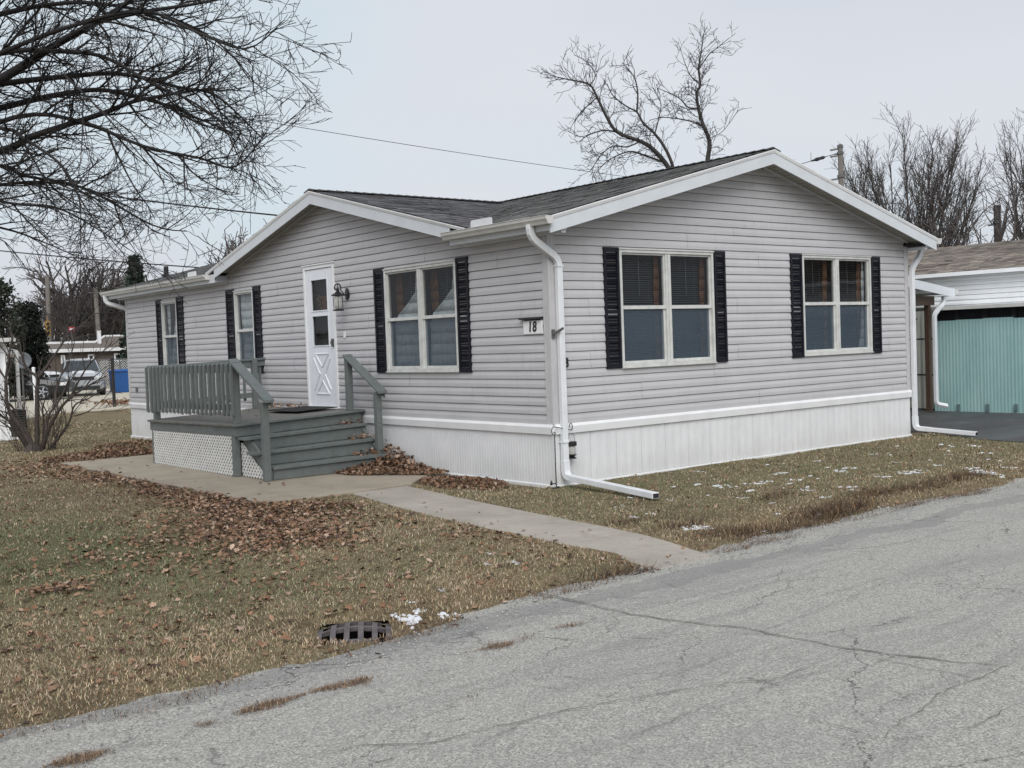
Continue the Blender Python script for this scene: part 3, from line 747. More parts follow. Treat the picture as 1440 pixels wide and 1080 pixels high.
# ---- wall lantern
ly, lz = 4.41, 1.73+T
mb = MB(); mb.lathe([(0.028, 0), (0.055, 0.004), (0.062, 0.016), (0.04, 0.026)], (-0.012, ly, lz), 14, 'X')
vs = [tuple((v[0]*-1 - 0.024, v[1], lz+(v[2]-lz)*1.45)) for v in mb.v]; mb.v = vs
lx = -0.175
arc = [(-0.03, ly, lz-0.01), (-0.07, ly, lz-0.02), (-0.10, ly, lz+0.03)] + [(lx+0.052*cos(t), ly, lz+0.085+0.06*sin(t)) for t in np.linspace(-0.5, 3.6, 12)] + [(lx-0.01, ly, lz+0.06), (lx+0.012, ly, lz+0.075)]
mb.tube(arc, 0.009, 7)
mb.tube([(lx, ly, lz+0.145), (lx, ly, lz+0.02)], 0.007, 6)
lamp = mb.build('wall_lamp', M['black'], house, smooth=False)
mb = MB(); mb.lathe([(0.010, 0.075), (0.026, 0.055), (0.018, 0.04), (0.05, 0.012), (0.092, -0.012), (0.098, -0.02), (0.088, -0.028)], (lx, ly, lz+0.0), 16)
mb.lathe([(0.074, -0.242), (0.080, -0.236), (0.080, -0.225), (0.03, -0.215)], (lx, ly, lz), 16)
for k in range(6):
    t = k*pi/3; mb.tube([(lx+0.078*cos(t), ly+0.078*sin(t), lz-0.025), (lx+0.073*cos(t), ly+0.073*sin(t), lz-0.23)], 0.005, 5)
mb.build('cage', M['black'], lamp)
mb = MB(); mb.lathe([(0.05, -0.21), (0.06, -0.15), (0.06, -0.05), (0.045, -0.03)], (lx, ly, lz), 16); mb.build('lamp_glass', M['lampglass'], lamp, smooth=True)

# ---- house number plate, the loose numeral, flag bracket, small boxes
mb = MB(); mb.box(0.115, 0.45, 0.012, 0.024, 1.032+T, 1.186+T, PO); mb.box(0.118, 0.447, 0.024, 0.026, 1.036+T, 1.182+T, PO)
plate = mb.build('number_plate', M['white'], house, bevel=0.004)
mb = MB(); mb.box(0.10, 0.49, 0.010, 0.065, 1.20+T, 1.222+T, PO); mb.box(0.16, 0.42, 0.010, 0.03, 1.19+T, 1.20+T, PO); mb.build('bracket', M['black'], plate, bevel=0.004)
def numeral(txt, loc, rot, size, parent, name='numeral', shear=0.0, sx=1.0):
    c = bpy.data.curves.new(name, 'FONT'); c.body = txt; c.size = size; c.extrude = 0.003; c.align_x = 'CENTER'; c.align_y = 'CENTER'; c.shear = shear; c.offset = 0.004; c.space_character = 1.15
    c.materials.append(M['numeral']); tmp = bpy.data.objects.new('tmp', c); COL.objects.link(tmp); dg = bpy.context.evaluated_depsgraph_get()
    me = bpy.data.meshes.new_from_object(tmp.evaluated_get(dg)); bpy.data.objects.remove(tmp); me.name = name; o = bpy.data.objects.new(name, me); COL.objects.link(o); o.parent = parent
    o.location = Vector(loc)-base_of(parent); o.rotation_euler = rot; o.scale = (sx, 1, 1); ORG[o.name] = Vector(loc)
numeral('18', (-0.0285, 0.285, 1.112+T), (pi/2, 0, -pi/2), 0.165, plate, shear=0.12, sx=0.85)
numeral('8', (0.214, -0.018, 0.687+T), (pi/2, 0, 0), 0.15, house, sx=0.8)
mb = MB(); mb.box(0.0, 0.045, -0.032, -0.018, 0.975+T, 1.075+T); mb.tube([(0.02, -0.03, 1.02+T), (0.065, -0.15, 1.085+T)], 0.015, 9); mb.build('flag_bracket', M['steel'], house)
mb = MB(); mb.box(4.51, 4.555, 0.012, 0.03, 1.10+T, 1.19+T, PO); mb.build('doorbell', M['white'], house, bevel=0.003)
mb = MB(); mb.box(12.93, 12.98, 0.012, 0.05, 0.22+T, 0.30+T, PO); mb.build('outlet_box', M['steel'], house, bevel=0.003)

# ---- roof
def shingles(mb, Q, tmax, sfun, base=(0.135, 0.137, 0.135)):
    """Q(t, s, h): t up the slope, s along it, h off it; sfun(t) -> list of (s0, s1)"""
    ex = 0.143; t = 0.0; i = 0
    while t < tmax-0.01:
        tb = min(tmax, t+ex+0.004)
        tone = 1+0.25*(vnoise(i*0.7, 0, 0.9, 12))
        for a, b_ in sfun((t+tb)/2):
            s = a-R.uniform(0, 0.25) if False else a
            while s < b_-1e-4:
                e = min(b_, s+R.uniform(0.12, 0.36))
                if b_-e < 0.06: e = b_
                th = R.choice((0.006, 0.006, 0.011)); g = max(0.35, tone*R.gauss(1.0, 0.22)+0.35*vnoise(s, t, 0.8, 3))
                tint = R.uniform(-0.05, 0.08)
                c = (base[0]*g*(1+tint), base[1]*g*(1+tint*0.5), base[2]*g)
                d = R.uniform(-0.004, 0.004)
                p = [Q(t+d, s, th+0.004), Q(t+d, e-0.003, th+0.004), Q(tb, e-0.003, th-0.003), Q(tb, s, th-0.003), Q(t+d, s, -0.006), Q(t+d, e-0.003, -0.006)]
                mb.add(p, ((0, 1, 2, 3), (4, 5, 1, 0)), c); s = e
        t += ex; i += 1
XE = -0.265; ZE = rz(XE); RY0, RY1 = -0.35, HL+0.344
ca, sa = 1/sqrt(1+SL*SL), SL/sqrt(1+SL*SL)
TM = (HW/2-XE)/ca
VY0, VY1 = 4.95-3.865, 4.95+3.865             # valley feet on the eave
gapex = (3.262+T - ZE)/SL + XE                # where the porch gable ridge runs into the main slope
def main_iv(t):
    x = XE+t*ca
    if x > gapex: return [(RY0, RY1)]
    k = (x-XE)/(gapex-XE)
    return [(RY0, lerp(VY0, 4.95, k)+0.01), (lerp(VY1, 4.95, k)-0.01, RY1)]
mb = MB(); shingles(mb, lambda t, s, h: (XE+t*ca-h*sa, s, ZE+t*sa+h*ca), TM, main_iv)
roof = mb.build('roof', M['shingle'], house, normals=False)
mb = MB(); shingles(mb, lambda t, s, h: (HW-XE-t*ca+h*sa, s, ZE+t*sa+h*ca), TM, lambda t: [(RY0, RY1)])
cb, sb = 1/sqrt(1+0.246**2), 0.246/sqrt(1+0.246**2); TG = 3.865/cb
for sg in (1, -1):                            # the two slopes of the porch-side gable
    y0 = 4.95 - sg*3.865; zz = gz(y0)
    shingles(mb, lambda t, s, h: (s, y0+sg*(t*cb-h*sb), zz+t*sb+h*cb), TG, lambda t: [(XE-0.01, XE+(gapex+0.03-XE)*max(0, t/TG)+0.02)], (0.10, 0.10, 0.106))
mb.build('shingle_slope', M['shingle'], roof, normals=False)
# ridge caps
mb = MB()
def caps(p0, p1, slope, axis):
    p0, p1 = Vector(p0), Vector(p1); n = int((p1-p0).length/0.15); d = (p1-p0)/n; side = Vector((1, 0, 0)) if axis == 'Y' else Vector((0, 1, 0))
    for i in range(n):
        a = p0+d*i; b_ = a+d*1.35; w = 0.155; g = R.uniform(0.6, 1.1); dn = Vector((0, 0, -slope*w))
        for e in (1, -1):
            mb.add([a+Vector((0, 0, 0.034)), b_+Vector((0, 0, 0.022)), b_+side*w*e+dn+Vector((0, 0, 0.020)), a+side*w*e+dn+Vector((0, 0, 0.032)), a+Vector((0, 0, 0.012)), a+side*w*e+dn+Vector((0, 0, 0.010))], ((0, 1, 2, 3), (0, 3, 5, 4)), (0.08*g, 0.08*g, 0.082*g))
caps((HW/2, RY0, rz(HW/2)), (HW/2, RY1, rz(HW/2)), SL, 'Y'); caps((XE-0.01, 4.95, gz(4.95)), (gapex+0.05, 4.95, gz(4.95)), 0.246, 'X')
mb.build('ridge_cap', M['shingle'], roof, normals=False)
mb = MB()                                     # plywood under the shingles (keeps the attic dark)
mb.quad((XE+0.02, RY0+0.02, ZE-0.008), (XE+0.02, VY0, ZE-0.008), (HW/2, VY0, rz(HW/2)-0.012), (HW/2, RY0+0.02, rz(HW/2)-0.012))
mb.quad((XE+0.02, VY1, ZE-0.008), (XE+0.02, RY1-0.02, ZE-0.008), (HW/2, RY1-0.02, rz(HW/2)-0.012), (HW/2, VY1, rz(HW/2)-0.012))
mb.add([(XE+0.02, VY0, ZE-0.008), (gapex, 4.95, rz(gapex)-0.01), (HW/2, 4.95, rz(HW/2)-0.012), (HW/2, VY0, rz(HW/2)-0.012)], ((0, 1, 2, 3),)); mb.add([(XE+0.02, VY1, ZE-0.008), (gapex, 4.95, rz(gapex)-0.01), (HW/2, 4.95, rz(HW/2)-0.012), (HW/2, VY1, rz(HW/2)-0.012)], ((0, 1, 2, 3),))
mb.quad((HW-XE-0.02, RY0+0.02, ZE-0.008), (HW-XE-0.02, RY1-0.02, ZE-0.008), (HW/2, RY1-0.02, rz(HW/2)-0.012), (HW/2, RY0+0.02, rz(HW/2)-0.012))
for sg in (1, -1):
    y0 = 4.95-sg*3.865; mb.add([(XE+0.01, y0, gz(y0)-0.01), (gapex, 4.95, gz(4.95)-0.01), (XE+0.01, 4.95, gz(4.95)-0.01)], ((0, 1, 2),))
mb.build('roof_deck', M['dark'], roof, normals=False)

# rake boards: a wide board and a narrow moulding above it
def rake(A, B, out, joints=(0.5,), cut=0.0):
    A, B, out = Vector(A), Vector(B), Vector(out); ts = [0]+list(joints)+[1]
    for a, b_ in zip(ts, ts[1:]):
        p, q = A.lerp(B, max(a, cut)), A.lerp(B, b_)
        if b_ < 1: q = q-(B-A).normalized()*0.002
        mb = MB(); mb.loft([[r+Vector((0, 0, -0.048)), r+Vector((0, 0, -0.048))+out*0.016, r+Vector((0, 0, -0.190))+out*0.016, r+Vector((0, 0, -0.190))] for r in (p, q)]); mb.build('rake_board', M['fascia'], roof)
    for a, b_ in ((0, 0.62), (0.62, 1)):
        p, q = A.lerp(B, a), A.lerp(B, b_)
        if b_ < 1: q = q-(B-A).normalized()*0.002
        mb2 = MB(); mb2.loft([[r+Vector((0, 0, -0.004))-out*0.01, r+Vector((0, 0, -0.004))+out*0.036, r+Vector((0, 0, -0.014))+out*0.036, r+Vector((0, 0, -0.046))+out*0.022, r+Vector((0, 0, -0.046))-out*0.01] for r in (p, q)]); mb2.build('rake_moulding', M['white'], roof)
def soffit(mb, fz, P, s0, s1, o0, o1, pitch=0.105):
    n = int((s1-s0)/pitch)
    for i in range(n):
        a, b_ = lerp(s0, s1, i/n), lerp(s0, s1, (i+1)/n); m_ = b_-0.016
        mb.quad(P(a, o0, fz(a)), P(m_, o0, fz(m_)), P(m_, o1, fz(m_)), P(a, o1, fz(a)))
        mb.quad(P(m_, o0, fz(m_)+0.016), P(b_, o0, fz(b_)+0.016), P(b_, o1, fz(b_)+0.016), P(m_, o1, fz(m_)+0.016))
        mb.quad(P(m_, o0, fz(m_)), P(m_, o0, fz(m_)+0.016), P(m_, o1, fz(m_)+0.016), P(m_, o1, fz(m_)))
        mb.quad(P(b_, o0, fz(b_)), P(b_, o0, fz(b_)+0.016), P(b_, o1, fz(b_)+0.016), P(b_, o1, fz(b_)))
ms = MB()
for ye, oy, wall in ((RY0+0.01, -1, 0.0), (RY1-0.01, 1, HL)):
    for xe in (XE+0.01, HW-XE-0.01): rake((xe, ye, rz(xe)), (HW/2, ye, rz(HW/2)), (0, oy, 0), (0.33, 0.8))
    Pq = lambda s, o, z, wall=wall, ye=ye: (s, lerp(wall, ye, o), z)
    soffit(ms, sof_f, Pq, 0.005, HW/2, 0.0, 1.0); soffit(ms, sof_f, Pq, HW/2, HW-XE-0.01, 0.0, 1.0)
    soffit(ms, sof_f, Pq, XE+0.01, 0.005, 0.0, 1.0)
    for xe in (0.0, HW):
        if xe == 0.0 and oy < 0: continue
        A, B = Vector((xe, wall+oy*0.004, sof_f(xe)-0.004)), Vector((HW/2, wall+oy*0.004, sof_f(HW/2)-0.004))
        mt = MB(); mt.loft([[r, r+Vector((0, oy*0.026, 0)), r+Vector((0, oy*0.026, -0.022)), r+Vector((0, 0, -0.022))] for r in (A, B)]); mt.build('frieze', M['fascia'], roof)
for y0 in (4.95-3.865, 4.95+3.865):
    sg = 1 if y0 < 4.95 else -1
    rake((XE+0.012, y0+sg*0.10, gz(y0+sg*0.10)), (XE+0.012, 4.95, gz(4.95)), (-1, 0, 0), (0.4,) if sg > 0 else (0.7,), 0.085)
    Pq = lambda s, o, z: (lerp(0.0, XE, o), s, z)
    soffit(ms, sof_s, Pq, min(y0+sg*0.42, 4.95), max(y0+sg*0.42, 4.95), 0.0, 1.0)
    A, B = Vector((-0.004, y0+sg*0.5, sof_s(y0+sg*0.5)-0.004)), Vector((-0.004, 4.95, sof_s(4.95)-0.004))
    mt = MB(); mt.loft([[r, r+Vector((-0.026, 0, 0)), r+Vector((-0.026, 0, -0.022)), r+Vector((0, 0, -0.022))] for r in (A, B)]); mt.build('frieze', M['fascia'], roof)
ms.build('soffit', M['soffit'], roof, normals=False)
# boxed eaves and gutters
def eave(x0, sx, ya, yb, gya, gyb):
    zt, zb = ZE-0.006, 2.165+T; xo = x0-sx*0.25; mb = MB()
    mb.box(min(xo, xo+sx*0.016), max(xo, xo+sx*0.016), ya, yb, zb-0.012, zt-0.004)                # fascia
    mb.box(min(xo+sx*0.016, x0), max(xo+sx*0.016, x0), ya, yb, zb, zb+0.012)                      # soffit board
    mb.box(min(xo+sx*0.03, x0), max(xo+sx*0.03, x0), ya, ya+0.014, zb+0.012, zt-0.03); mb.box(min(xo+sx*0.03, x0), max(xo+sx*0.03, x0), yb-0.014, yb, zb+0.012, zt-0.03)
    mb.box(min(x0-sx*0.06, x0), max(x0-sx*0.06, x0), ya+0.02, yb-0.02, zb-0.03, zb)
    mb.build('eave_box', M['fascia'], roof)
    prof = [(0.0, 0.0), (0.0, -0.085), (0.075, -0.088), (0.088, -0.06), (0.108, -0.035), (0.112, -0.004), (0.12, 0.0), (0.112, 0.004), (0.104, -0.004), (0.10, -0.032), (0.08, -0.056), (0.068, -0.080), (0.005, -0.078), (0.005, 0.0)]
    mb = MB(); zg = 2.303+T
    ring = lambda y: [(xo-sx*(0.001+a), y, zg+b_) for a, b_ in prof]
    mb.loft([ring(gya), ring(gyb)])
    for y in (gya, gyb):                                                                          # end caps
        mb.prism([(xo-sx*(0.001+a), y, zg+b_) for a, b_ in prof[:7]], (0, 0.004 if y == gyb else -0.004, 0))
    return mb.build('gutter', M['gutter'], house)
eave(0.0, 1, -0.335, 1.53, -0.40, 1.56); eave(0.0, 1, 8.42, RY1-0.015, 8.62, 13.93)
gr = eave(HW, -1, -0.335, RY1-0.015, -0.38, 13.9)
for ya, yb in ((0.55, 0.96), (8.95, 9.32)):     # splash guards below the two valleys
    pts = [(ya, 0), (yb, 0)] + [(yb-0.03+0.03*cos(t), 0.062+0.03*sin(t)) for t in np.linspace(0, pi/2, 4)] + [(ya+0.03-0.03*sin(t), 0.062+0.03*cos(t)) for t in np.linspace(0, pi/2, 4)]
    mb = MB(); mb.prism([(-0.345, y, 2.297+T+z) for y, z in pts], (-0.006, 0, 0)); mb.build('splash_guard', M['spout'], roof)
mb = MB(); vx, vy = 0.9, 13.45; mb.lathe([(0.05, -0.03), (0.05, 0.22), (0.042, 0.22), (0.042, 0.18)], (vx, vy, rz(vx)), 14); mb.lathe([(0.11, 0.012), (0.07, 0.05), (0.052, 0.07)], (vx, vy, rz(vx)), 14)
mb.build('vent_pipe', M['black'], roof)
# downspouts
def spout(name, pts, w=0.078, h=0.058, parent=house): 
    mb = MB(); mb.rtube(pts, w, h); return mb.build(name, M['spout'], parent, bevel=0.006)
def bend(a, b_, c, r=0.09, n=4):                # rounds the corner a-b-c
    a, b_, c = Vector(a), Vector(b_), Vector(c); p = b_+(a-b_).normalized()*r; q = b_+(c-b_).normalized()*r
    return [(p*(1-t)**2 + b_*2*t*(1-t) + q*t*t) for t in np.linspace(0, 1, n)]
def path(pts, r=0.09):
    out = [Vector(pts[0])]
    for a, b_, c in zip(pts, pts[1:], pts[2:]): out += bend(a, b_, c, r)
    return out+[Vector(pts[-1])]
xg = -0.31; SX = 0.108
s1_ = spout('downspout', path([(xg, -0.075, 2.235+T), (xg, -0.075, 2.10+T), (SX, -0.055, 1.865+T), (SX, -0.055, 0.22)]))
tip = Vector((-0.10, -1.66, 0.055))
spout('downspout_elbow', path([(SX, -0.056, 0.30), (SX, -0.062, 0.115), (SX-0.03, -0.30, 0.10)], 0.07), 0.086, 0.066, s1_)
spout('downspout_extension', [(SX-0.015, -0.18, 0.108), tip], 0.088, 0.062, s1_)
for z in (1.78+T, 0.5): mb = MB(); mb.box(SX-0.045, SX+0.045, -0.092, -0.012, z, z+0.02); mb.build('strap', M['spout'], s1_)
def mouth_shade(a, b_, parent):  # dark plug on the solid end, painting the shade inside an open pipe
    d = (Vector(b_)-Vector(a)).normalized(); mb = MB(); mb.rtube([Vector(b_)-d*0.002, Vector(b_)+d*0.003], 0.072, 0.046); mb.build('mouth_shade', M['dark'], parent)
mouth_shade((SX-0.015, -0.18, 0.108), tip, s1_)
s2_ = spout('downspout', path([(HW+0.31, -0.06, 2.23+T), (HW+0.31, -0.06, 2.10+T), (HW+0.055, -0.05, 1.86+T), (HW+0.055, -0.05, 0.2)]))
spout('downspout_elbow', path([(HW+0.055, -0.051, 0.30), (HW+0.055, -0.056, 0.115), (HW+0.07, -0.30, 0.10)], 0.07), 0.086, 0.066, s2_)
spout('downspout_extension', [(HW+0.06, -0.16, 0.108), (7.42, -1.0, 0.06)], 0.086, 0.062, s2_); mouth_shade((HW+0.06, -0.16, 0.108), (7.42, -1.0, 0.06), s2_)
spout('downspout', path([(-0.31, 13.75, 2.23+T), (-0.31, 13.75, 2.08+T), (0.10, 13.52, 1.93+T), (0.10, 13.52, 0.2)]))

# ------------------------------------------------------------------ porch
porch = thing('wooden_porch', (-1.0, 5.5, 0.03), 'weathered grey-green wooden porch with railing, steps and white lattice', 'porch')
def tilt(v):
    x, y, z = v; k = min(1.0, max(0, z/0.55)); return (x, y, z + k*(0.036*(x+2.0) - 0.010*(y-4.05)))
def pbuild(mb, name, mat, parent=porch, bevel=0.004, normals=True):
    mb.v = [tilt(v) for v in mb.v]; return mb.build(name, mat, parent, bevel=bevel, normals=normals)
DT = 0.722
mb = MB(); y = 4.035; i = 0
while y < 7.0:
    w = 0.139; e = R.uniform(-0.008, 0.010)
    mb.box(-2.035+e, -0.03, y, min(7.09, y+w), DT-0.03+R.uniform(-0.002, 0.002), DT+R.uniform(-0.002, 0.002)); y += w+0.006; i += 1
pbuild(mb, 'deck_boards', M['deck'])
mb = MB(); mb.box(-2.0, -1.962, 4.075, 7.05, 0.565, DT-0.032); mb.box(-1.96, -0.03, 7.012, 7.05, 0.565, DT-0.032); pbuild(mb, 'rim_joist', M['porch'])
mb = MB(); mb.box(-2.0, -0.10, 4.037, 4.073, 0.555, DT-0.032); pbuild(mb, 'riser', M['porch'])
mb = MB(); mb.box(-2.03, -0.08, 3.99, 4.033, DT-0.03, DT+0.003); pbuild(mb, 'nosing', M['porch'])
for k, (yf, yb, zt) in enumerate(((3.76, 4.036, 0.552), (3.50, 3.79, 0.374), (3.245, 3.53, 0.196))):
    xl = -1.99 if k < 2 else -1.87
    mb = MB(); m_ = (yf+yb)/2; mb.box(xl, -0.16-0.02*k, yf, m_-0.003, zt-0.036, zt); mb.box(xl+0.01, -0.16-0.02*k, m_+0.003, yb-0.01, zt-0.036, zt-0.001); pbuild(mb, 'tread', M['porch'])
    mb = MB(); mb.box(-1.86, -0.17-0.02*k, yf+0.035, yf+0.06, (0.031, 0.198, 0.376)[2-k], zt-0.037); pbuild(mb, 'riser', M['porch'])
for x in (-1.895, -0.24):
    mb = MB(); mb.prism([(x, 3.29, 0.03), (x, 3.29, 0.15), (x, 3.53, 0.33), (x, 3.80, 0.50), (x, 4.03, 0.55), (x, 4.03, 0.32)], (0.034, 0, 0)); pbuild(mb, 'stringer', M['porch'])
def post(x, y, z0, z1, w=0.085, name='post'):
    mb = MB(); mb.box(x-w/2, x+w/2, y-w/2, y+w/2, z0, z1); return pbuild(mb, name, M['porch'], bevel=0.006)
post(-1.965, 4.115, 0.03, 0.562); post(-1.945, 4.09, DT+0.001, 1.53); post(-1.955, 3.265, 0.03, 1.005); post(-0.235, 4.10, DT+0.001, 1.50); post(-0.235, 3.36, 0.03, 0.985)
post(-1.955, 6.86, DT+0.001, 1.50); post(-0.30, 6.95, DT+0.001, 1.52); post(-1.945, 6.98, 0.03, 0.562)
for x, z_a in ((-1.95, 1.545), (-0.235, 1.485)):  # sloping hand rails: a flat cap over an edge board
    A = Vector((x, 4.13, z_a)); B = Vector((x, 3.12 if x < -1 else 3.22, 1.01 if x < -1 else 0.965))
    mb = MB(); mb.loft([[p+Vector((-0.07, 0, 0)), p+Vector((0.07, 0, 0)), p+Vector((0.07, 0, 0.036)), p+Vector((-0.07, 0, 0.036))] for p in (A, B)])
    n = (B-A).normalized(); mb.loft([[p+Vector((a, 0, b_)) for a, b_ in ((0.044, -0.002), (0.068, -0.002), (0.068, -0.09), (0.044, -0.09))] for p in (A+n*0.02, B-n*0.05)])
    pbuild(mb, 'handrail', M['porch'])
mb = MB(); mb.box(-2.005, -1.90, 4.02, 7.07, 1.506, 1.536); mb.box(-1.992, -1.955, 4.135, 6.815, 1.40, 1.50); pbuild(mb, 'top_rail', M['porch'])
mb = MB(); mb.box(-1.992, -1.955, 4.135, 6.815, 0.90, 0.985); pbuild(mb, 'bottom_rail', M['porch'])
nb = 22
for k in range(nb):
    y = lerp(4.05, 7.045, k/(nb-1))+R.uniform(-0.008, 0.008); z0 = 0.855+R.uniform(-0.012, 0.008); z1 = 1.505; lean = R.uniform(-0.006, 0.006); w = 0.019
    mb = MB(); mb.loft([[(-2.045+a, y+b_+l, z+(0.026 if (a > 0.02) else 0)*s_) for a, b_ in ((0.011, -w), (0.049, -w), (0.049, w), (0.011, w))] for z, l, s_ in ((z0, lean, -1), (z0+0.045, lean, 0), (z1-0.03, 0, 0), (z1, 0, 1))]); pbuild(mb, 'baluster', M['porch'])
mb = MB(); mb.box(-1.90, -0.10, 6.955, 6.99, 1.40, 1.49); mb.box(-1.95, -0.10, 6.92, 7.03, 1.495, 1.525); pbuild(mb, 'top_rail', M['porch'])
mb = MB(); mb.box(-1.90, -0.10, 6.955, 6.99, 0.90, 0.985); pbuild(mb, 'bottom_rail', M['porch'])
for k in range(13):
    x = -1.82+k*0.137
    if abs(x+0.30) < 0.07: continue
    mb = MB(); mb.box(x-0.019, x+0.019, 6.992, 7.03, 0.855, 1.49); pbuild(mb, 'baluster', M['porch'])
def clipseg(p, d, poly):
    lo, hi = -9.0, 9.0
    for (x0, y0), (x1, y1) in zip(poly, poly[1:]+poly[:1]):
        nx_, ny_ = -(y1-y0), x1-x0; den = nx_*d[0]+ny_*d[1]; num = nx_*(x0-p[0])+ny_*(y0-p[1])
        if abs(den) < 1e-9:
            if num > 0: return None
        elif den > 0: lo = max(lo, num/den)
        else: hi = min(hi, num/den)
    return (lo, hi) if hi-lo > 0.03 else None
def lattice(poly, x, name):                    # poly counter-clockwise in (y, z)
    mb = MB(); sp = 0.0565; hw = 0.0145
    ys = [p[0] for p in poly]; zs = [p[1] for p in poly]; cy, cz = min(ys), min(zs); ext = (max(ys)-cy)+(max(zs)-cz)
    for sgn, dx in ((1, 0.0), (-1, 0.0052)):
        d = (sqrt(0.5), sgn*sqrt(0.5)); nrm = (-d[1], d[0])
        n = int(ext/sp)+4
        for k in range(-n, n):
            p = (cy+nrm[0]*k*sp, cz+nrm[1]*k*sp)
            c = clipseg(p, d, poly)
            if not c: continue
            q = []
            for off in (-hw, hw):
                pp = (p[0]+nrm[0]*off, p[1]+nrm[1]*off); cc = clipseg(pp, d, poly) or c
                q.append([(pp[0]+d[0]*t, pp[1]+d[1]*t) for t in cc])
            mb.prism([(x-dx, *q[0][0]), (x-dx, *q[0][1]), (x-dx, *q[1][1]), (x-dx, *q[1][0])], (-0.005, 0, 0))
    return pbuild(mb, name, M['lattice'], bevel=0)
lattice([(4.165, 0.035), (6.94, 0.035), (6.94, 0.562), (4.165, 0.562)], -1.985, 'lattice_panel')
lattice([(3.33, 0.035), (4.07, 0.035), (4.07, 0.50)], -1.905, 'lattice_panel')
mb = MB(); mb.box(-1.90, -0.05, 6.99, 7.005, 0.03, 0.56); mb.box(-1.90, -1.885, 4.2, 6.99, 0.03, 0.05); pbuild(mb, 'light_stop_panel', M['dark'])  # added dark closure, keeps light out from under the deck
mb = MB(); pts = []
mb.box(-0.80, -0.13, 4.62, 5.62, 0.772+0.03, 0.772+0.042); mb.v = [(x, y, z+0.036*(x+0.3)-0.010*(y-5)) for x, y, z in mb.v]
tag(mb.build('door_mat', M['mat'], loc=(-0.45, 5.1, 0.78), bevel=0.004), 'black door mat lying on the porch deck at the white door', 'door mat')

# ------------------------------------------------------------------ hook and lantern at the corner
hk = MB(); hx, hy = -0.055, -0.075
sc = [(hx, hy, 0.0), (hx, hy, 0.45), (hx, hy, T-0.12), (hx, hy, T-0.03)]
top = px(783, 600, 1, hy).z
arm = [Vector((hx, hy, 0.0)), Vector((hx, hy, top-0.03))] + [Vector((hx-0.025+0.025*cos(t), hy, top-0.03+0.035*sin(t))) for t in np.linspace(0.3, 2.2, 5)]
hk.tube([(hx, hy, -0.02), (hx, hy, top-0.09)], 0.006, 6)
a0 = Vector((hx+0.002, hy-0.0, top)); ex = px(803, 606, 1, hy); dirx = (ex.x-hx)
hk.tube([a0+Vector((dirx*t, 0, -0.055*t)) for t in np.linspace(-0.05, 1, 8)] + [Vector((ex.x+0.022*sin(t), hy, ex.z+0.045-0.045*cos(t)+0.01*0)) for t in np.linspace(0.5, 4.6, 9)], 0.005, 6)
hk.tube([a0+Vector((-0.01-0.034*sin(t), 0, -0.045+0.045*cos(t))) for t in np.linspace(0, 3.6, 9)] + [a0+Vector((-0.005+0.015*cos(t), 0, -0.075+0.015*sin(t))) for t in np.linspace(-1.2, 3.0, 7)], 0.005, 6)
hk.tube([(hx-0.075, hy+0.0, 0.075), (hx-0.06, hy, 0.055), (hx, hy, 0.055)], 0.006, 5); hk.prism([(hx-0.085, hy, 0.04), (hx-0.055, hy, 0.04), (hx-0.055, hy, 0.075), (hx-0.07, hy, 0.095)], (0, 0.012, 0)); hk.tube([(hx-0.05, hy, 0.0), (hx+0.03, hy-0.01, 0.012)], 0.012, 5)
tag(hk.build('garden_hook', M['black'], loc=(hx, hy, 0), smooth=True), 'thin black scrolled garden hook standing at the house corner', 'garden hook')
lx_, lz_ = px(804, 630, 1, hy).x, px(804, 630, 1, hy).z
lan = thing('lantern', (lx_, hy, lz_-0.1), 'small glass jar lantern with black cap and base hanging from the garden hook', 'lantern')
mb = MB(); z = lz_+0.025; mb.lathe([(0.055, 0.0), (0.06, 0.004), (0.06, 0.045), (0.055, 0.05)], (lx_, hy, z), 14); mb.build('cap', M['black'], lan)
mb = MB(); mb.lathe([(0.038, -0.10), (0.045, -0.085), (0.047, -0.02), (0.04, 0.0)], (lx_, hy, z), 14); mb.build('jar', M['lampglass'], lan, smooth=True)
mb = MB(); mb.lathe([(0.05, -0.145), (0.054, -0.14), (0.035, -0.125), (0.03, -0.118), (0.056, -0.105), (0.056, -0.10)], (lx_, hy, z), 14); mb.build('base', M['black'], lan)
mb = MB(); mb.tube([(lx_+0.05*cos(t), hy, z+0.045+0.10*sin(t)) for t in np.linspace(0, pi, 11)], 0.0025, 5); mb.build('bail', M['steel'], lan)

# ------------------------------------------------------------------ carport on the far side of the home
cp = thing('carport', (10.0, 4.5, 0.01), 'lean-to carport with white fascia between the grey home and the teal panels', 'carport')
FY = 1.95; xe = px(1343, 412, 1, FY).x; zA = px(1343, 407, 1, FY).z; zB = px(1279, 392, 1, FY).z; xB = px(1279, 392, 1, FY).x; cs = (zB-zA)/(xe-xB)
cz_ = lambda x: zA+cs*(xe-x)
mb = MB(); mb.prism([(HW+0.42, FY+0.02, min(2.26+T, cz_(HW+0.42))), (xe, FY+0.02, cz_(xe)), (xe, FY+0.02, cz_(xe)-0.05), (HW+0.42, FY+0.02, min(2.26+T, cz_(HW+0.42))-0.05)], (0, 7, 0)); mb.build('roof', M['gutter'], cp)
mb = MB(); mb.prism([(HW+0.30, FY, cz_(HW+0.3)+0.01), (xe+0.005, FY, cz_(xe)+0.01), (xe+0.005, FY, cz_(xe)-0.155), (HW+0.30, FY, cz_(HW+0.3)-0.165)], (0, 0.018, 0)); mb.build('fascia', M['fascia'], cp)
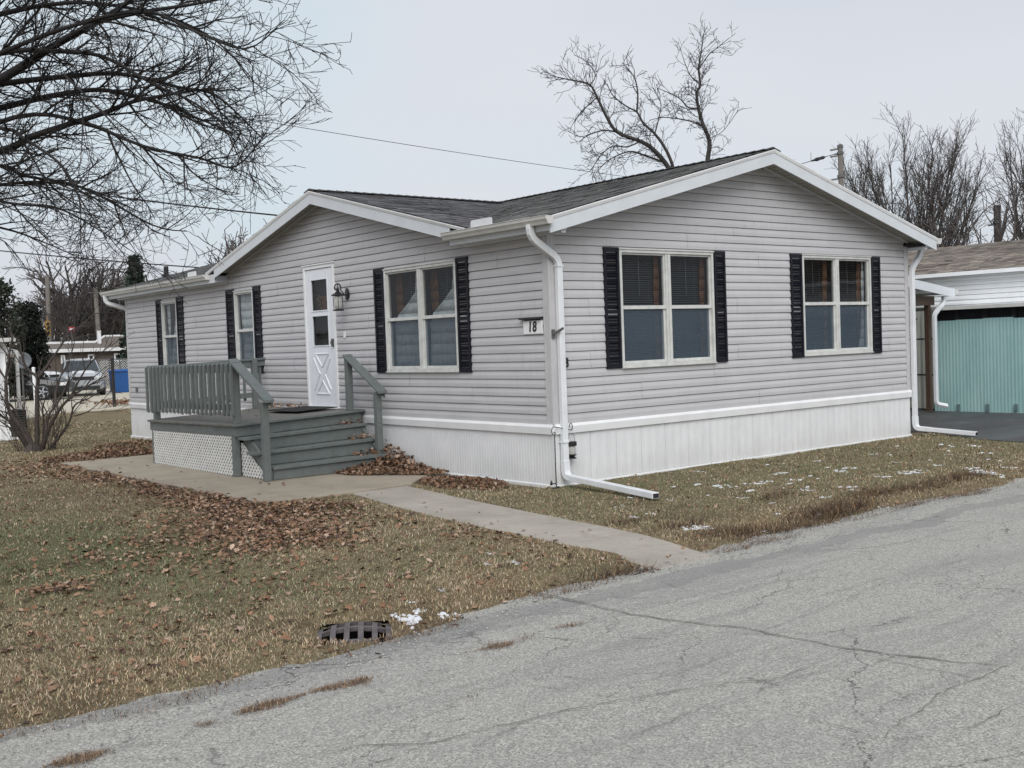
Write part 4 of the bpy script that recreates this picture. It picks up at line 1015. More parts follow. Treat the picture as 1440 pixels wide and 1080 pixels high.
mb = MB(); mb.loft([[(xe+0.006+a, y, cz_(xe)+b_) for a, b_ in ((0, 0), (0, -0.09), (0.07, -0.09), (0.10, -0.03), (0.105, 0.0), (0.095, 0.0), (0.06, -0.08), (0.008, -0.08), (0.008, 0))] for y in (FY-0.01, FY+7)]); mb.build('gutter', M['gutter'], cp)
pxx = px(1306.5, 500, 1, FY+0.35).x
mb = MB(); mb.box(pxx-0.045, pxx+0.045, FY+0.32, FY+0.41, 0.012, cz_(pxx)-0.34); mb.build('post', M['brownpost'], cp); mb = MB(); mb.box(pxx-0.06, pxx+0.06, FY+6.6, FY+6.74, 0.012, cz_(pxx)-0.34); mb.build('post', M['brownpost'], cp)
mb = MB(); mb.box(HW+0.42, pxx+0.12, FY+0.28, FY+0.46, cz_(pxx)-0.34, cz_(pxx)-0.16); mb.box(pxx-0.09, pxx+0.09, FY+0.47, FY+6.8, cz_(pxx)-0.34, cz_(pxx)-0.16); mb.build('beam', M['brownpost'], cp)
sx0, sz0 = px(1327, 421, 1, FY+0.12).x, px(1327, 421, 1, FY+0.12).z; sx1, sz1 = px(1314, 440, 1, FY+0.12).x, px(1314, 440, 1, FY+0.12).z; szb = px(1317, 568, 1, FY+0.12).z
mb = MB(); mb.rtube(path([(sx0, FY+0.12, sz0+0.06), (sx0, FY+0.12, sz0-0.05), (sx1, FY+0.12, sz1-0.03), (sx1, FY+0.12, szb), (sx1+0.16, FY-0.02, szb-0.05)], 0.06), 0.08, 0.06); mb.build('downspout', M['spout'], cp, bevel=0.005)
shed = thing('panel_wall', (13.0, 3.6, 0.01), 'pale translucent corrugated panel wall with dark cross bars under the carport', 'panel wall')
def corrugated(P, s0, s1, z0, z1, pitch=0.09, amp=0.011):
    mb = MB(); n = int((s1-s0)/pitch*6); pr = [(lerp(s0, s1, i/n), amp*sin(2*pi*lerp(s0, s1, i/n)/pitch)) for i in range(n+1)]
    for (a, oa), (b_, ob) in zip(pr, pr[1:]): mb.quad(P(a, z0, oa), P(b_, z0, ob), P(b_, z1, ob), P(a, z1, oa))
    return mb
PX = 12.0
corrugated(lambda s, z, o: (PX+0.32-o, s, z), 2.45, 6.5, 0.0, px(1290, 431, 0, PX+0.32).z, 0.13, 0.014).build('panel', M['beige_metal'], shed, smooth=True, normals=False)
mb = MB()
for z in (px(1290, 477, 0, PX+0.28).z, px(1290, 527, 0, PX+0.28).z, 0.02): mb.box(PX+0.26, PX+0.30, 2.5, 6.4, z-0.014, z+0.014)
zh = px(1283, 455, 0, PX+0.25).z; yh = px(1283, 455, 0, PX+0.25).y
mb.tube([(PX+0.22, yh, zh), (PX+0.25, yh-0.11, zh+0.10)], 0.012, 6)
mb.build('bar', M['black'], shed)

# ------------------------------------------------------------------ the neighbouring home on the right
nh = thing('neighbour_home', (15, 0, 0), 'white sided neighbouring home with brown shingle roof and teal corrugated carport panels', 'house')
WX = 14.0
zr0 = px(1360, 381, 0, WX-0.25).z; zr1 = px(1380, 342.5, 0, WX+2.3).z
for y0, y1 in ((-12, 9),):
    mb = MB(); shingles(mb, lambda t, s, h: (WX-0.27+t*0.9665-h*0.25, s, zr0+t*(zr1-zr0)/2.57*0.9665+h), 2.65, lambda t: [(-9, 8)], (0.175, 0.153, 0.133)); mb.build('roof', M['shingle'], nh, normals=False)
    mb = MB(); mb.quad((WX+2.29, -9, zr1), (WX+2.29, 8, zr1), (WX+5, 8, zr0), (WX+5, -9, zr0)); mb.build('roof_slope', M['brick_brown'], nh)
    mb = MB(); mb.box(WX-0.29, WX-0.26, -9, 8, zr0-0.085, zr0-0.006); mb.build('roof_edge', M['white'], nh)
siding('wall', lambda s, z, o: (WX-o*1.6, s, z), zr0+0.02, lambda z: -8.7, lambda z: 7.7, [], parent=nh, mat=M['white_siding'], zb=zr0-0.9, warp=1.0)
mb = MB(); mb.box(WX+0.02, WX+4.8, -8.7, 7.7, 0.0, zr0-0.05); mb.build('body', M['white_siding'], nh)
ztop = px(1380, 429.5, 0, PX-0.1).z; 
mb = MB(); mb.box(PX-0.12, WX-0.03, -8.6, 2.72, ztop-0.045, ztop+0.0); mb.build('carport_roof', M['white'], nh)
mb = MB(); mb.box(PX-0.15, PX-0.122, -8.6, 2.72, ztop-0.055, ztop+0.012); mb.build('carport_edge', M['gutter'], nh)
mb = MB(); mb.box(PX+0.10, PX+0.14, -8.6, 2.36, ztop-0.33, ztop-0.05); mb.build('gap_shade_strip', M['dark'], nh)  # dark strip painting the shade in the gap above the panels
zt_ = px(1380, 449, 0, PX).z
ys = [px(1313, 500, 0, PX).y, px(1345, 500, 0, PX).y, px(1384, 500, 0, PX).y, px(1425, 500, 0, PX).y, 0.15, -0.5, -1.2, -2.0]
for k, (a, b_) in enumerate(zip(ys, ys[1:])):
    corrugated(lambda s, z, o: (PX+0.006*(k % 2)-o, s, z), b_-0.02, a, -0.02, zt_+0.01*(k % 3), 0.068, 0.0019).build('fibreglass_panel', M['teal'], nh, smooth=True, normals=False)
mb = MB()
for a in ys[1:]: mb.box(PX+0.03, PX+0.10, a-0.045, a+0.045, 0, ztop-0.06)
mb.build('stud', M['dark'], nh)
for u in (1348, 1389, 1429): p = px(u, 574, 0, PX-0.02); mb = MB(); mb.box(p.x-0.012, p.x, p.y-0.035, p.y+0.035, p.z-0.06, p.z+0.075); mb.build('bracket', M['bracket'], nh)

# ------------------------------------------------------------------ trees
class Tree:
    def __init__(s, seed): s.r = random.Random(seed); s.thick = ([], []); s.thin = ([], [])
    def tube(s, pts, rad, n, out):
        V, F = out; k = len(V); L = len(pts); up = None
        for i, p in enumerate(pts):
            d = (pts[min(i+1, L-1)]-pts[max(i-1, 0)]).normalized()
            if up is None: up = d.orthogonal().normalized()
            else:
                up = up-d*up.dot(d)
                up = up.normalized() if up.length > 1e-5 else d.orthogonal().normalized()
            w = d.cross(up); r = rad[i]
            for j in range(n):
                t = 2*pi*j/n; q = p+up*(r*cos(t))+w*(r*sin(t)); V.append((q.x, q.y, q.z))
        for i in range(L-1):
            for j in range(n): F.append((k+i*n+j, k+i*n+(j+1) % n, k+(i+1)*n+(j+1) % n, k+(i+1)*n+j))
    def rv(s): return Vector((s.r.gauss(0, 1), s.r.gauss(0, 1), s.r.gauss(0, 1)))
    def grow(s, p, d, L, r, lvl, cfg):
        c = cfg[lvl]; n = c['seg']; pts = [p.copy()]; d = d.normalized(); q = p.copy()
        for i in range(n):
            d = (d + s.rv()*c['jit'] + Vector((0, 0, c.get('up', 0)))*(0.4+i/n)).normalized(); q = q+d*(L/n); pts.append(q.copy())
        s.dress(pts, [max(c['rmin'], r*(1-c.get('taper', 0.75)*i/n)) for i in range(n+1)], lvl, cfg)
    def dress(s, pts, rad, lvl, cfg):
        c = cfg[lvl]
        s.tube(pts, rad, c.get('n', 3), s.thick if c.get('thick') else s.thin)
        if lvl+1 >= len(cfg): return
        nc = cfg[lvl+1]; L = sum((b_-a).length for a, b_ in zip(pts, pts[1:]))
        cnt = int(L/c['every']*s.r.uniform(0.85, 1.15)+0.5); n = len(pts)-1
        for k in range(cnt):
            t = c.get('from', 0.2)+(1-c.get('from', 0.2))*(k+s.r.random())/cnt; f = min(t*n, n-1e-3); i = int(f)
            p = pts[i].lerp(pts[i+1], f-i); d = (pts[i+1]-pts[i]).normalized()
            o = s.rv(); o -= d*o.dot(d)
            if c.get('flat'): o.z *= c['flat']
            o.normalize(); a = radians(s.r.uniform(*c['ang']))
            nd = d*cos(a)+o*sin(a)+Vector((0, 0, c.get('bias', 0)))
            ln = s.r.uniform(*nc['len'])*(1.0-c.get('shrink', 0.45)*t)
            s.grow(p, nd, ln, min(nc['r'], rad[i]*0.75), lvl+1, cfg)
    def build(s, root, mat, two=True):
        o = []
        for nm, (V, F) in (('trunk', s.thick), ('crown', s.thin)):
            if F: o.append(mesh_np(nm, np.array(V), np.array(F), mat, None, root))
        return o
def spline(pts, per=4):
    P = [pts[0]]+list(pts)+[pts[-1]]; out = []
    for i in range(1, len(P)-2):
        a, b_, c, d = P[i-1], P[i], P[i+1], P[i+2]
        for k in range(per):
            t = k/per; out.append(0.5*((2*b_)+(c-a)*t+(2*a-5*b_+4*c-d)*t*t+(3*b_-a-3*c+d)*t**3))
    return out+[P[-2].copy()]

# the maple over the lawn: its trunk stands out of the picture, the limbs reach in
TB = Vector((-7.55, 1.35, 0))
maple = thing('maple_tree', TB, 'bare dark maple whose long drooping limbs reach over the lawn at top left', 'tree')
tr = Tree(5)
trunk = spline([TB+Vector((0.1, 0, -0.1)), TB+Vector((0.02, 0, 0.8)), TB+Vector((-0.03, 0.05, 2.0)), TB+Vector((0.05, 0, 3.2)), TB+Vector((0.2, 0, 4.8)), TB+Vector((0.2, 0.2, 7.0))], 4)
tr.tube(trunk, [0.30, 0.25, 0.22, 0.21]+[max(0.05, 0.21-0.010*i) for i in range(len(trunk)-4)], 12, tr.thick)
mcfg = [dict(seg=6, jit=0.05, rmin=0.008, every=0.21, ang=(22, 50), n=6, thick=True, bias=0.0, flat=0.7, **{'from': 0.12}),
        dict(seg=6, jit=0.10, rmin=0.0030, len=(0.45, 1.15), r=0.0115, every=0.11, ang=(22, 50), n=4, up=0.02, bias=0.0, **{'from': 0.15}),
        dict(seg=4, jit=0.13, rmin=0.0023, len=(0.25, 0.60), r=0.006, every=0.10, ang=(25, 50), up=0.05, **{'from': 0.2}),
        dict(seg=3, jit=0.15, rmin=0.0022, len=(0.08, 0.22), r=0.0036, every=9, ang=(20, 40), up=0.05)]
LIMBS = [  # sight points on the limb, depth at its start and end, radius at its start
    ([(-380, 330), (-180, 205), (0, 112), (73, 66), (133, 33), (190, -5), (260, -60)], 10.4, 9.0, 0.075),
    ([(73, 66), (133, 33), (200, 17), (280, 9), (350, 2), (420, -8)], 9.6, 8.8, 0.034),
    ([(-380, 345), (-150, 235), (0, 212), (47, 191), (140, 161), (187, 143), (260, 132), (330, 128)], 10.4, 9.0, 0.060),
    ([(-380, 320), (-150, 190), (0, 152), (83, 133), (150, 127), (235, 148), (300, 170), (360, 190)], 10.5, 10.0, 0.050),
    ([(-380, 310), (-150, 120), (0, 75), (70, 72), (143, 79), (213, 117), (290, 147), (380, 196)], 10.4, 8.4, 0.042),
    ([(-380, 340), (-120, 270), (0, 260), (60, 256), (130, 268), (200, 300)], 10.4, 11.2, 0.034),
    ([(-380, 335), (-120, 185), (0, 180), (37, 197), (87, 233), (115, 283), (150, 335)], 10.4, 8.0, 0.030),
    ([(-380, 340), (-120, 235), (0, 233), (33, 247), (117, 264), (213, 316), (275, 327)], 10.5, 10.0, 0.036),
    ([(-380, 315), (-150, 140), (0, 118), (100, 107), (170, 104), (260, 124), (335, 140), (425, 204)], 10.5, 9.3, 0.046),
    ([(0, 75), (90, 40), (200, 16), (300, 50), (390, 75), (452, 48)], 9.6, 8.0, 0.026),
    ([(90, 105), (143, 157), (190, 210), (232, 257)], 8.3, 8.0, 0.013),
    ([(187, 143), (213, 118), (255, 105), (296, 79)], 9.2, 8.8, 0.018),
    ([(-380, 345), (-120, 300), (0, 320), (60, 340), (120, 366)], 10.4, 12, 0.026),
    ([(-380, 300), (-170, 60), (0, 20), (60, 8), (130, 4), (230, 22), (330, 60), (400, 115)], 10.3, 9.0, 0.040),
    ([(-380, 300), (-200, 20), (-60, -60), (60, -110), (220, -150)], 10.3, 9, 0.07),
    ([(-380, 330), (-150, 225), (20, 165), (110, 170), (200, 205), (300, 225), (370, 240), (430, 195)], 10.4, 8.6, 0.036),
    ([(-380, 330), (-120, 250), (10, 285), (80, 292), (150, 330), (180, 350)], 10.4, 9.4, 0.024),
    ([(-380, 320), (-150, 160), (-20, 92), (40, 30), (90, -30)], 10.4, 10.5, 0.04)]
for pts, d0, d1, r0 in LIMBS:
    q = [at(u, v, lerp(d0, d1, i/(len(pts)-1))) for i, (u, v) in enumerate(pts)]
    q = [at(u if u < 230 else 230+(u-230)*0.72, v if u < 230 else v-(u-230)*0.04, lerp(d0, d1, i/(len(pts)-1))) for i, (u, v) in enumerate(pts)]
    if pts[0][0] < -300: q[0] = TB+Vector((0.0, 0.0, 2.6+0.004*(345-pts[0][1])*14)) + Vector((0.05, 0, 0))
    q = spline(q, 4); n = len(q)-1
    tr.dress(q, [max(0.005, 0.88*r0*(1-0.86*(i/n)**0.8)) for i in range(n+1)], 0, mcfg)
for k in range(7):        # the far side of the crown, away from the picture
    a = radians(140+k*32); p = trunk[-1-(k % 4)*3]
    tr.grow(p, Vector((cos(a), sin(a), 0.55)), 4.2, 0.07, 0, [dict(mcfg[0], every=0.7), dict(mcfg[1], every=0.5, len=(0.9, 2.0), r=0.02), dict(mcfg[2], every=9)])
tr.build(maple, M['bark'])

def sketched_tree(name, root_px, D, limbs, cfg, mat, label, seed, extra=()):
    b_ = at(root_px[0], root_px[1], D); b_.z = -0.05
    rt = thing(name, b_, label, 'tree', *extra); t = Tree(seed)
    for pts, dd, r0, r1 in limbs:
        q = [at(u, v, D+dd*i/(len(pts)-1)) for i, (u, v) in enumerate(pts)]
        if pts[0] == 'base' : pass
        q = spline(q, 4); n = len(q)-1; t.dress(q, [lerp(r0, r1, i/n) for i in range(n+1)], 0, cfg)
    t.build(rt, mat); return rt
# the two stems behind the roof: photo tracings at their distance, with a trunk down to the ground
D2 = 27.0
def zz(x, y): return (740+x/3.858, 20+y/3.858)
wcfg = [dict(seg=6, jit=0.05, rmin=0.010, every=0.15, ang=(25, 60), n=5, thick=True, bias=0.02, **{'from': 0.25}),
        dict(seg=5, jit=0.16, rmin=0.0058, len=(0.32, 0.85), r=0.0100, every=0.26, ang=(25, 60), n=3, up=0.05),
        dict(seg=4, jit=0.16, rmin=0.0052, len=(0.2, 0.52), r=0.0068, every=0.11, ang=(25, 55), up=0.06),
        dict(seg=2, jit=0.2, rmin=0.0048, len=(0.15, 0.4), r=0.005, every=9, ang=(20, 40))]
b0 = (945, 620); b1 = (992, 620)
sketched_tree('mulberry_tree', b0, D2, [
    ([b0, (946, 400), (948, 262), zz(770, 830), zz(690, 735), zz(620, 690), zz(495, 640), zz(430, 545), zz(385, 450), zz(340, 380), zz(230, 355), zz(140, 335)], -1, 0.0813, 0.0092),
    ([(948, 262), zz(795, 825), zz(750, 720), zz(690, 640), zz(635, 590), zz(600, 530), zz(545, 500), zz(470, 440), zz(440, 380)], 0.5, 0.0488, 0.0092),
    ([zz(600, 530), zz(605, 430), zz(585, 340), zz(520, 260)], 0.6, 0.0273, 0.0077),
    ([zz(495, 640), zz(420, 630), zz(340, 655), zz(290, 690)], -0.8, 0.0228, 0.0072), ([zz(740, 800), zz(640, 765), zz(560, 745), zz(450, 790), zz(380, 860)], -1, 0.0292, 0.0072),
    ([zz(620, 690), zz(545, 720), zz(470, 715), zz(400, 770), zz(350, 850)], -1.2, 0.0221, 0.0072), ([zz(700, 640), zz(720, 560), zz(730, 480), zz(690, 400)], 0.8, 0.0182, 0.0072),
    ([zz(385, 450), zz(330, 500), zz(290, 540), zz(250, 600)], -0.8, 0.0156, 0.0072), ([zz(350, 380), zz(375, 330), zz(330, 260), zz(260, 220)], 0.6, 0.0156, 0.0072)],
    wcfg, M['bark4'], 'bare tree behind the roof with stems leaning left and drooping twigs', 21)
sketched_tree('ash_tree', b1, D2+1, [
    ([b1, (991, 400), (992, 262), zz(985, 785), zz(995, 690), zz(960, 600), zz(935, 510), zz(925, 430), zz(945, 380), zz(935, 300), zz(950, 200), zz(960, 110)], 0.3, 0.0813, 0.0092),
    ([zz(935, 510), zz(880, 505), zz(830, 455), zz(770, 425), zz(710, 400)], 0.6, 0.0234, 0.0072), ([zz(950, 605), zz(890, 580), zz(810, 565), zz(740, 560), zz(670, 575)], -0.6, 0.0221, 0.0072),
    ([zz(945, 380), zz(900, 345), zz(870, 290), zz(840, 200)], 0.5, 0.0182, 0.0072), ([zz(935, 300), zz(990, 220), zz(1040, 180), zz(1100, 130)], -0.5, 0.0169, 0.0072),
    ([zz(1000, 670), zz(1060, 640), zz(1110, 580), zz(1150, 520)], 0.4, 0.0091, 0.0072), ([zz(930, 520), zz(860, 510), zz(800, 480)], 0.2, 0.0130, 0.0072)],
    [dict(wcfg[0], every=0.19), dict(wcfg[1], len=(0.3, 0.75), every=0.22), wcfg[2], wcfg[3]], M['bark4'], 'tall upright bare tree behind the roof left of the gable peak', 22)

# broom-like bare trees behind the neighbour's roof
bcfg = [dict(seg=8, jit=0.035, rmin=0.010, every=0.50, ang=(10, 32), n=5, thick=True, up=0.02, bias=0.12, **{'from': 0.25}),
        dict(seg=6, jit=0.07, rmin=0.0078, len=(1.0, 2.3), r=0.022, every=0.23, ang=(14, 40), n=4, up=0.07, bias=0.10),
        dict(seg=4, jit=0.10, rmin=0.0066, len=(0.5, 1.2), r=0.0095, every=0.20, ang=(18, 46), up=0.08),
        dict(seg=2, jit=0.12, rmin=0.0055, len=(0.3, 0.7), r=0.007, every=9, ang=(15, 30), up=0.05)]
def broom(u, D, htop, spread, nst, label, seed, tilt_=0.0, kind='tree'):
    b_ = at(u, 560, D); b_.z = 0
    rt = thing('bare_tree', b_, label, 'tree', 'bare trees behind the right hand roof'); t = Tree(seed)
    H = at(u, htop, D).z
    t.tube([b_+Vector((0, 0, -0.1)), b_+Vector((0, 0, 0.8)), b_+Vector((0, 0, 1.7))], [0.42, 0.36, 0.34], 10, t.thick)
    rgt = CAMR @ Vector((1, 0, 0)); rgt.z = 0; rgt.normalize(); fw = Vector((-rgt.y, rgt.x, 0))
    for k in range(nst):
        a = lerp(-1, 1, (k+0.5)/nst)+t.r.uniform(-0.1, 0.1); d = rgt*(a*spread+tilt_)+fw*t.r.uniform(-0.35, 0.35)+Vector((0, 0, 1))
        t.grow(b_+Vector((0, 0, t.r.uniform(0.8, 1.7))), d, (H-1.2)*sqrt(1+(a*spread)**2*0.5)*(1.05-0.40*abs(a)**2)*t.r.uniform(0.72, 0.93), 0.06, 0, bcfg)
    return t.build(rt, M['bark2']) and rt
broom(1290, 38, 192, 0.52, 28, 'broad bare tree with many upright stems behind the gable eave', 31)
broom(1472, 34, 150, 0.34, 18, 'bare upright tree cut off by the right edge of the photo', 33, 0.10)
ocfg = [dict(seg=7, jit=0.10, rmin=0.02, every=0.6, ang=(25, 55), n=5, thick=True, up=0.02, **{'from': 0.2}),
        dict(seg=6, jit=0.13, rmin=0.012, len=(1.2, 2.8), r=0.045, every=0.55, ang=(25, 55), n=3, up=0.03),
        dict(seg=4, jit=0.15, rmin=0.010, len=(0.6, 1.4), r=0.018, every=0.5, ang=(25, 50), up=0.03),
        dict(seg=2, jit=0.2, rmin=0.009, len=(0.3, 0.8), r=0.011, every=9, ang=(20, 40))]
def round_tree(loc, H, seed, spread=0.75, nst=7, r=0.26, cfg=ocfg, name='bare_tree', label='', group=None, mat=None, fork=0.3, fine=1.0):
    rt = thing(name, loc, label, 'tree', group); t = Tree(seed); b_ = Vector(loc)
    t.tube([b_+Vector((0, 0, -0.2)), b_+Vector((0.03*H*0.1, 0, H*fork*0.5)), b_+Vector((0, 0, H*fork+0.2))], [r*1.25, r, r*0.85], 9, t.thick)
    for k in range(nst):
        a = 2*pi*k/nst+t.r.uniform(-0.4, 0.4); e = t.r.uniform(0.35, 1.0)*spread
        t.grow(b_+Vector((0, 0, H*fork*t.r.uniform(0.8, 1.05))), Vector((cos(a)*e, sin(a)*e, 1)), H*(1-fork)*t.r.uniform(0.8, 1.05)*0.95, r*0.55, 0, cfg)
    t.build(rt, mat or M['bark2']); return rt
p = at(1362, 560, 30); round_tree((p.x, p.y, 0), at(1362, 258, 30).z, 41, 0.9, 6, 0.16, label='small twisted bare tree between the two upright trees', group='bare trees behind the right hand roof')

# far left: bare woodland, three variants copied
wood = 'bare woodland trees beyond the brown building'
small = [dict(seg=6, jit=0.10, rmin=0.07, every=0.85, ang=(22, 50), n=4, thick=True, up=0.02, **{'from': 0.15}),
         dict(seg=5, jit=0.13, rmin=0.035, len=(1.8, 4.0), r=0.09, every=0.75, ang=(25, 50), n=3, up=0.04),
         dict(seg=3, jit=0.15, rmin=0.026, len=(0.9, 2.0), r=0.04, every=0.8, ang=(25, 50), up=0.04),
         dict(seg=2, jit=0.2, rmin=0.02, len=(0.5, 1.1), r=0.022, every=9, ang=(20, 40))]
p = at(113, 530, 84); big = round_tree((p.x, p.y, 0), at(113, 352, 84).z, 51, 0.85, 9, 0.42, cfg=[dict(small[0], every=0.6), small[1], small[2], small[3]], label='largest bare tree of the woodland, its pale trunk forking above the brown building', group=wood, fork=0.33)
protos = [round_tree((0, 0, 0), 10.0, 60+i, (0.45, 0.6, 0.35)[i], (6, 7, 5)[i], 0.2, cfg=small, label='thin bare woodland tree in the grey thicket beyond the brown building', group=wood, fork=(0.28, 0.2, 0.35)[i]) for i in range(3)]
spots = [(10, 84, 430), (60, 86, 415), (84, 90, 400), (98, 80, 412), (130, 88, 395), (142, 82, 405), (152, 92, 385), (160, 84, 392), (170, 90, 388), (178, 85, 402), (184, 95, 380), (122, 95, 402), (72, 95, 410), (90, 100, 405), (108, 98, 408), (138, 100, 398), (168, 102, 395), (30, 95, 428), (195, 98, 378), (206, 88, 392), (344, 60, 318), (330, 64, 335), (215, 100, 384), (45, 102, 420)]
for i, (u, D, vt) in enumerate(spots):
    p = at(u, 530, D); H = at(u, vt, D).z/10.0
    if i < 3: o = protos[i]; o.location = (p.x, p.y, 0); o.scale = (H, H, H)
    else: o = copy_tree(protos[i % 3], (p.x, p.y, 0), R.uniform(0, 6), (H*R.uniform(0.9, 1.15),)*2+(H,))
    if u > 300: o['label'] = 'bare treetop showing above the left slope of the porch gable'

# evergreens
def leaf_cloud(pts, size, rnd, base, var):
    """small tilted leaf quads: pts (n,3)"""
    n = len(pts); a = rnd.normal(size=(n, 3)); a /= np.linalg.norm(a, axis=1)[:, None]; b_ = rnd.normal(size=(n, 3)); b_ = np.cross(a, b_); b_ /= np.linalg.norm(b_, axis=1)[:, None]
    s = size*rnd.uniform(0.6, 1.4, (n, 1)); w = s*rnd.uniform(0.3, 0.5, (n, 1))
    V = np.stack([pts-a*s, pts+b_*w, pts+a*s, pts-b_*w], 1).reshape(-1, 3); F = np.arange(4*n).reshape(n, 4)
    c = np.array(base)[None]*rnd.uniform(1-var, 1+var, (n, 1)); return V, F, c
def conifer(u, vtop, D, wpx, label, seed):
    p = at(u, 530, D); H = at(u, vtop, D).z; w = wpx/FPX*D/2; rnd = np.random.RandomState(seed)
    rt = thing('conifer_tree', (p.x, p.y, 0), label, 'tree'); mb = MB(); mb.tube([(p.x, p.y, -0.2), (p.x, p.y, H*0.5), (p.x, p.y, H*0.97)], [0.25, 0.14, 0.02], 7); mb.build('trunk', M['bark'], rt)
    P = []
    for k in range(130):
        t = k/130; z = H*(0.12+0.87*t); rr = w*(1-t)**0.75*rnd.uniform(0.7, 1.15)+0.08; a = k*2.4+rnd.uniform(-.3, .3)
        for j in range(34):
            q = rnd.uniform(0.15, 1)**0.7; P.append((p.x+cos(a)*rr*q+rnd.normal()*0.10, p.y+sin(a)*rr*q+rnd.normal()*0.10, z-rr*q*0.25+rr*0.25*q*q+rnd.normal()*0.09))
    V, F, c = leaf_cloud(np.array(P), 0.17, rnd, (0.022, 0.034, 0.026), 0.5); mesh_np('crown', V, F, M['evergreen'], c, rt)
conifer(197, 359, 62, 56, 'dark conical evergreen above the left end of the roof', 71)
def leafy(u, vtop, D, wpx, label, seed, base, cl):
    p = at(u, 530, D); H = at(u, vtop, D).z; w = wpx/FPX*D/2; rnd = np.random.RandomState(seed)
    rt = thing('evergreen_tree', (p.x, p.y, 0), label, 'tree', 'dark evergreens at the far left'); t = Tree(seed); P = []
    t.tube([Vector((p.x, p.y, -0.1)), Vector((p.x, p.y, H*0.6))], [0.12, 0.05], 6, t.thick)
    for k in range(cl):
        a, q = rnd.uniform(0, 2*pi), sqrt(rnd.uniform()); z = H*rnd.uniform(0.08, 1.0); env = w*sqrt(max(0.03, 1-((z/H-0.42)/0.6)**2)); c = np.array((p.x+cos(a)*q*env, p.y+sin(a)*q*env, z-0.15))
        t.tube([Vector((p.x, p.y, z*0.6)), Vector(c)], [0.025, 0.01], 3, t.thick)
        P.append(c+rnd.normal(size=(rnd.randint(25, 60), 3))*np.array((0.17, 0.17, 0.22))*w)
    V, F, c = leaf_cloud(np.concatenate(P), 0.10, rnd, base, 0.55); t.build(rt, M['bark']); mesh_np('crown', V, F, M['evergreen'], c, rt)
leafy(8, 392, 44, 60, 'taller ragged evergreen at the left edge of the photo', 72, (0.028, 0.034, 0.024), 90)
leafy(44, 424, 47, 46, 'rounder very dark evergreen beside the taller ragged one', 73, (0.012, 0.017, 0.013), 130)

# the leafless multi-stem shrub on the lawn
SB = px(52, 634, 2, 0.0); shrub = thing('bare_shrub', SB, 'leafless multi-stemmed shrub with arching brown stems on the lawn', 'shrub'); t = Tree(81)
scfg = [dict(seg=6, jit=0.05, rmin=0.008, every=0.22, ang=(18, 45), n=6, thick=True, up=0.02, bias=0.1, **{'from': 0.3}),
        dict(seg=5, jit=0.10, rmin=0.005, len=(0.4, 1.0), r=0.014, every=0.22, ang=(20, 45), n=4, up=0.05),
        dict(seg=3, jit=0.14, rmin=0.004, len=(0.2, 0.5), r=0.007, every=9, ang=(20, 40))]
DS = (SB-CAMP).dot(CAMR @ Vector((0, 0, -1)))
for pts, dd, r0 in (([(52, 632), (52, 600), (52, 550), (53, 532), (40, 520), (32, 505), (28, 482)], 0.2, 0.055), ([(53, 532), (66, 515), (85, 487), (100, 465), (125, 455)], 0.6, 0.03),
                    ([(40, 632), (25, 608), (10, 590), (-20, 575)], -0.5, 0.05), ([(46, 632), (28, 600), (12, 575), (8, 540), (12, 505), (18, 470)], 0.4, 0.055), ([(60, 630), (68, 605), (82, 578), (98, 560), (120, 545), (150, 528)], -0.4, 0.05),
                    ([(60, 630), (66, 605), (68, 585), (85, 560), (92, 545), (110, 520)], 0.6, 0.038), ([(70, 630), (85, 612), (98, 592), (105, 570), (125, 560), (150, 545)], 0.3, 0.032), ([(105, 585), (125, 578), (147, 560)], -0.2, 0.018),
                    ([(50, 632), (36, 605), (30, 595), (16, 570), (0, 560)], 0.5, 0.045), ([(58, 632), (62, 600), (60, 575), (66, 555)], 0.5, 0.03), ([(44, 633), (30, 618), (18, 605), (-10, 585)], 0.8, 0.04),
                    ([(82, 578), (78, 555), (85, 530), (98, 505), (105, 480)], 0.5, 0.028), ([(98, 560), (120, 520), (140, 498), (165, 480)], -0.3, 0.022), ([(12, 540), (0, 520), (-14, 490)], 0.5, 0.03)):
    q = spline([at(u, v, DS+dd*i/(len(pts)-1)) for i, (u, v) in enumerate(pts)], 4); n = len(q)-1
    t.dress(q, [max(0.006, 0.86*r0*(1-0.75*i/n)) for i in range(n+1)], 0, scfg)
for k in range(30):
    a = t.r.uniform(0, 2*pi); t.grow(SB+Vector((cos(a)*0.3, sin(a)*0.3, -0.02)), Vector((cos(a)*0.3, sin(a)*0.3, 1)), t.r.uniform(0.4, 1.1), 0.007, 1, scfg)
t.tube([SB+Vector((-0.05, 0, -0.06)), SB+Vector((0, 0, 0.10))], [0.22, 0.14], 10, t.thick)
t.build(shrub, M['bark3'])

# ------------------------------------------------------------------ far left: lot, cars, brown building, poles
LOT = [(-30, 21.5), (-2, 22.0), (0.2, 23.0), (2.3, 25.7), (4.2, 25.6), (9, 27), (20, 30), (24, 52), (-30, 52)]
mb = MB(); mb.prism([(x, y, -0.08) for x, y in LOT], (0, 0, 0.115)); tag(mb.build('parking_lot', M['lot']), kind='structure')
BY = 58.0
bb = thing('brown_building', (px(100, 540, 1, BY).x, BY, 0), 'long low brown building with white roof edge behind the parked cars', 'building')
xa, xb = px(-60, 500, 1, BY).x, px(330, 500, 1, BY).x; ze = px(100, 491.5, 1, BY).z; zr = px(110, 482.5, 1, BY+5).z; zr2 = px(165, 473, 1, BY+5).z; xk = px(134, 482, 1, BY+5).x; xk2 = px(147, 474, 1, BY+5).x
wx = [(px(123, 500, 1, BY).x, px(132, 500, 1, BY).x), (px(160, 500, 1, BY).x, px(178, 500, 1, BY).x), (px(85, 500, 1, BY).x, px(91, 500, 1, BY).x)]
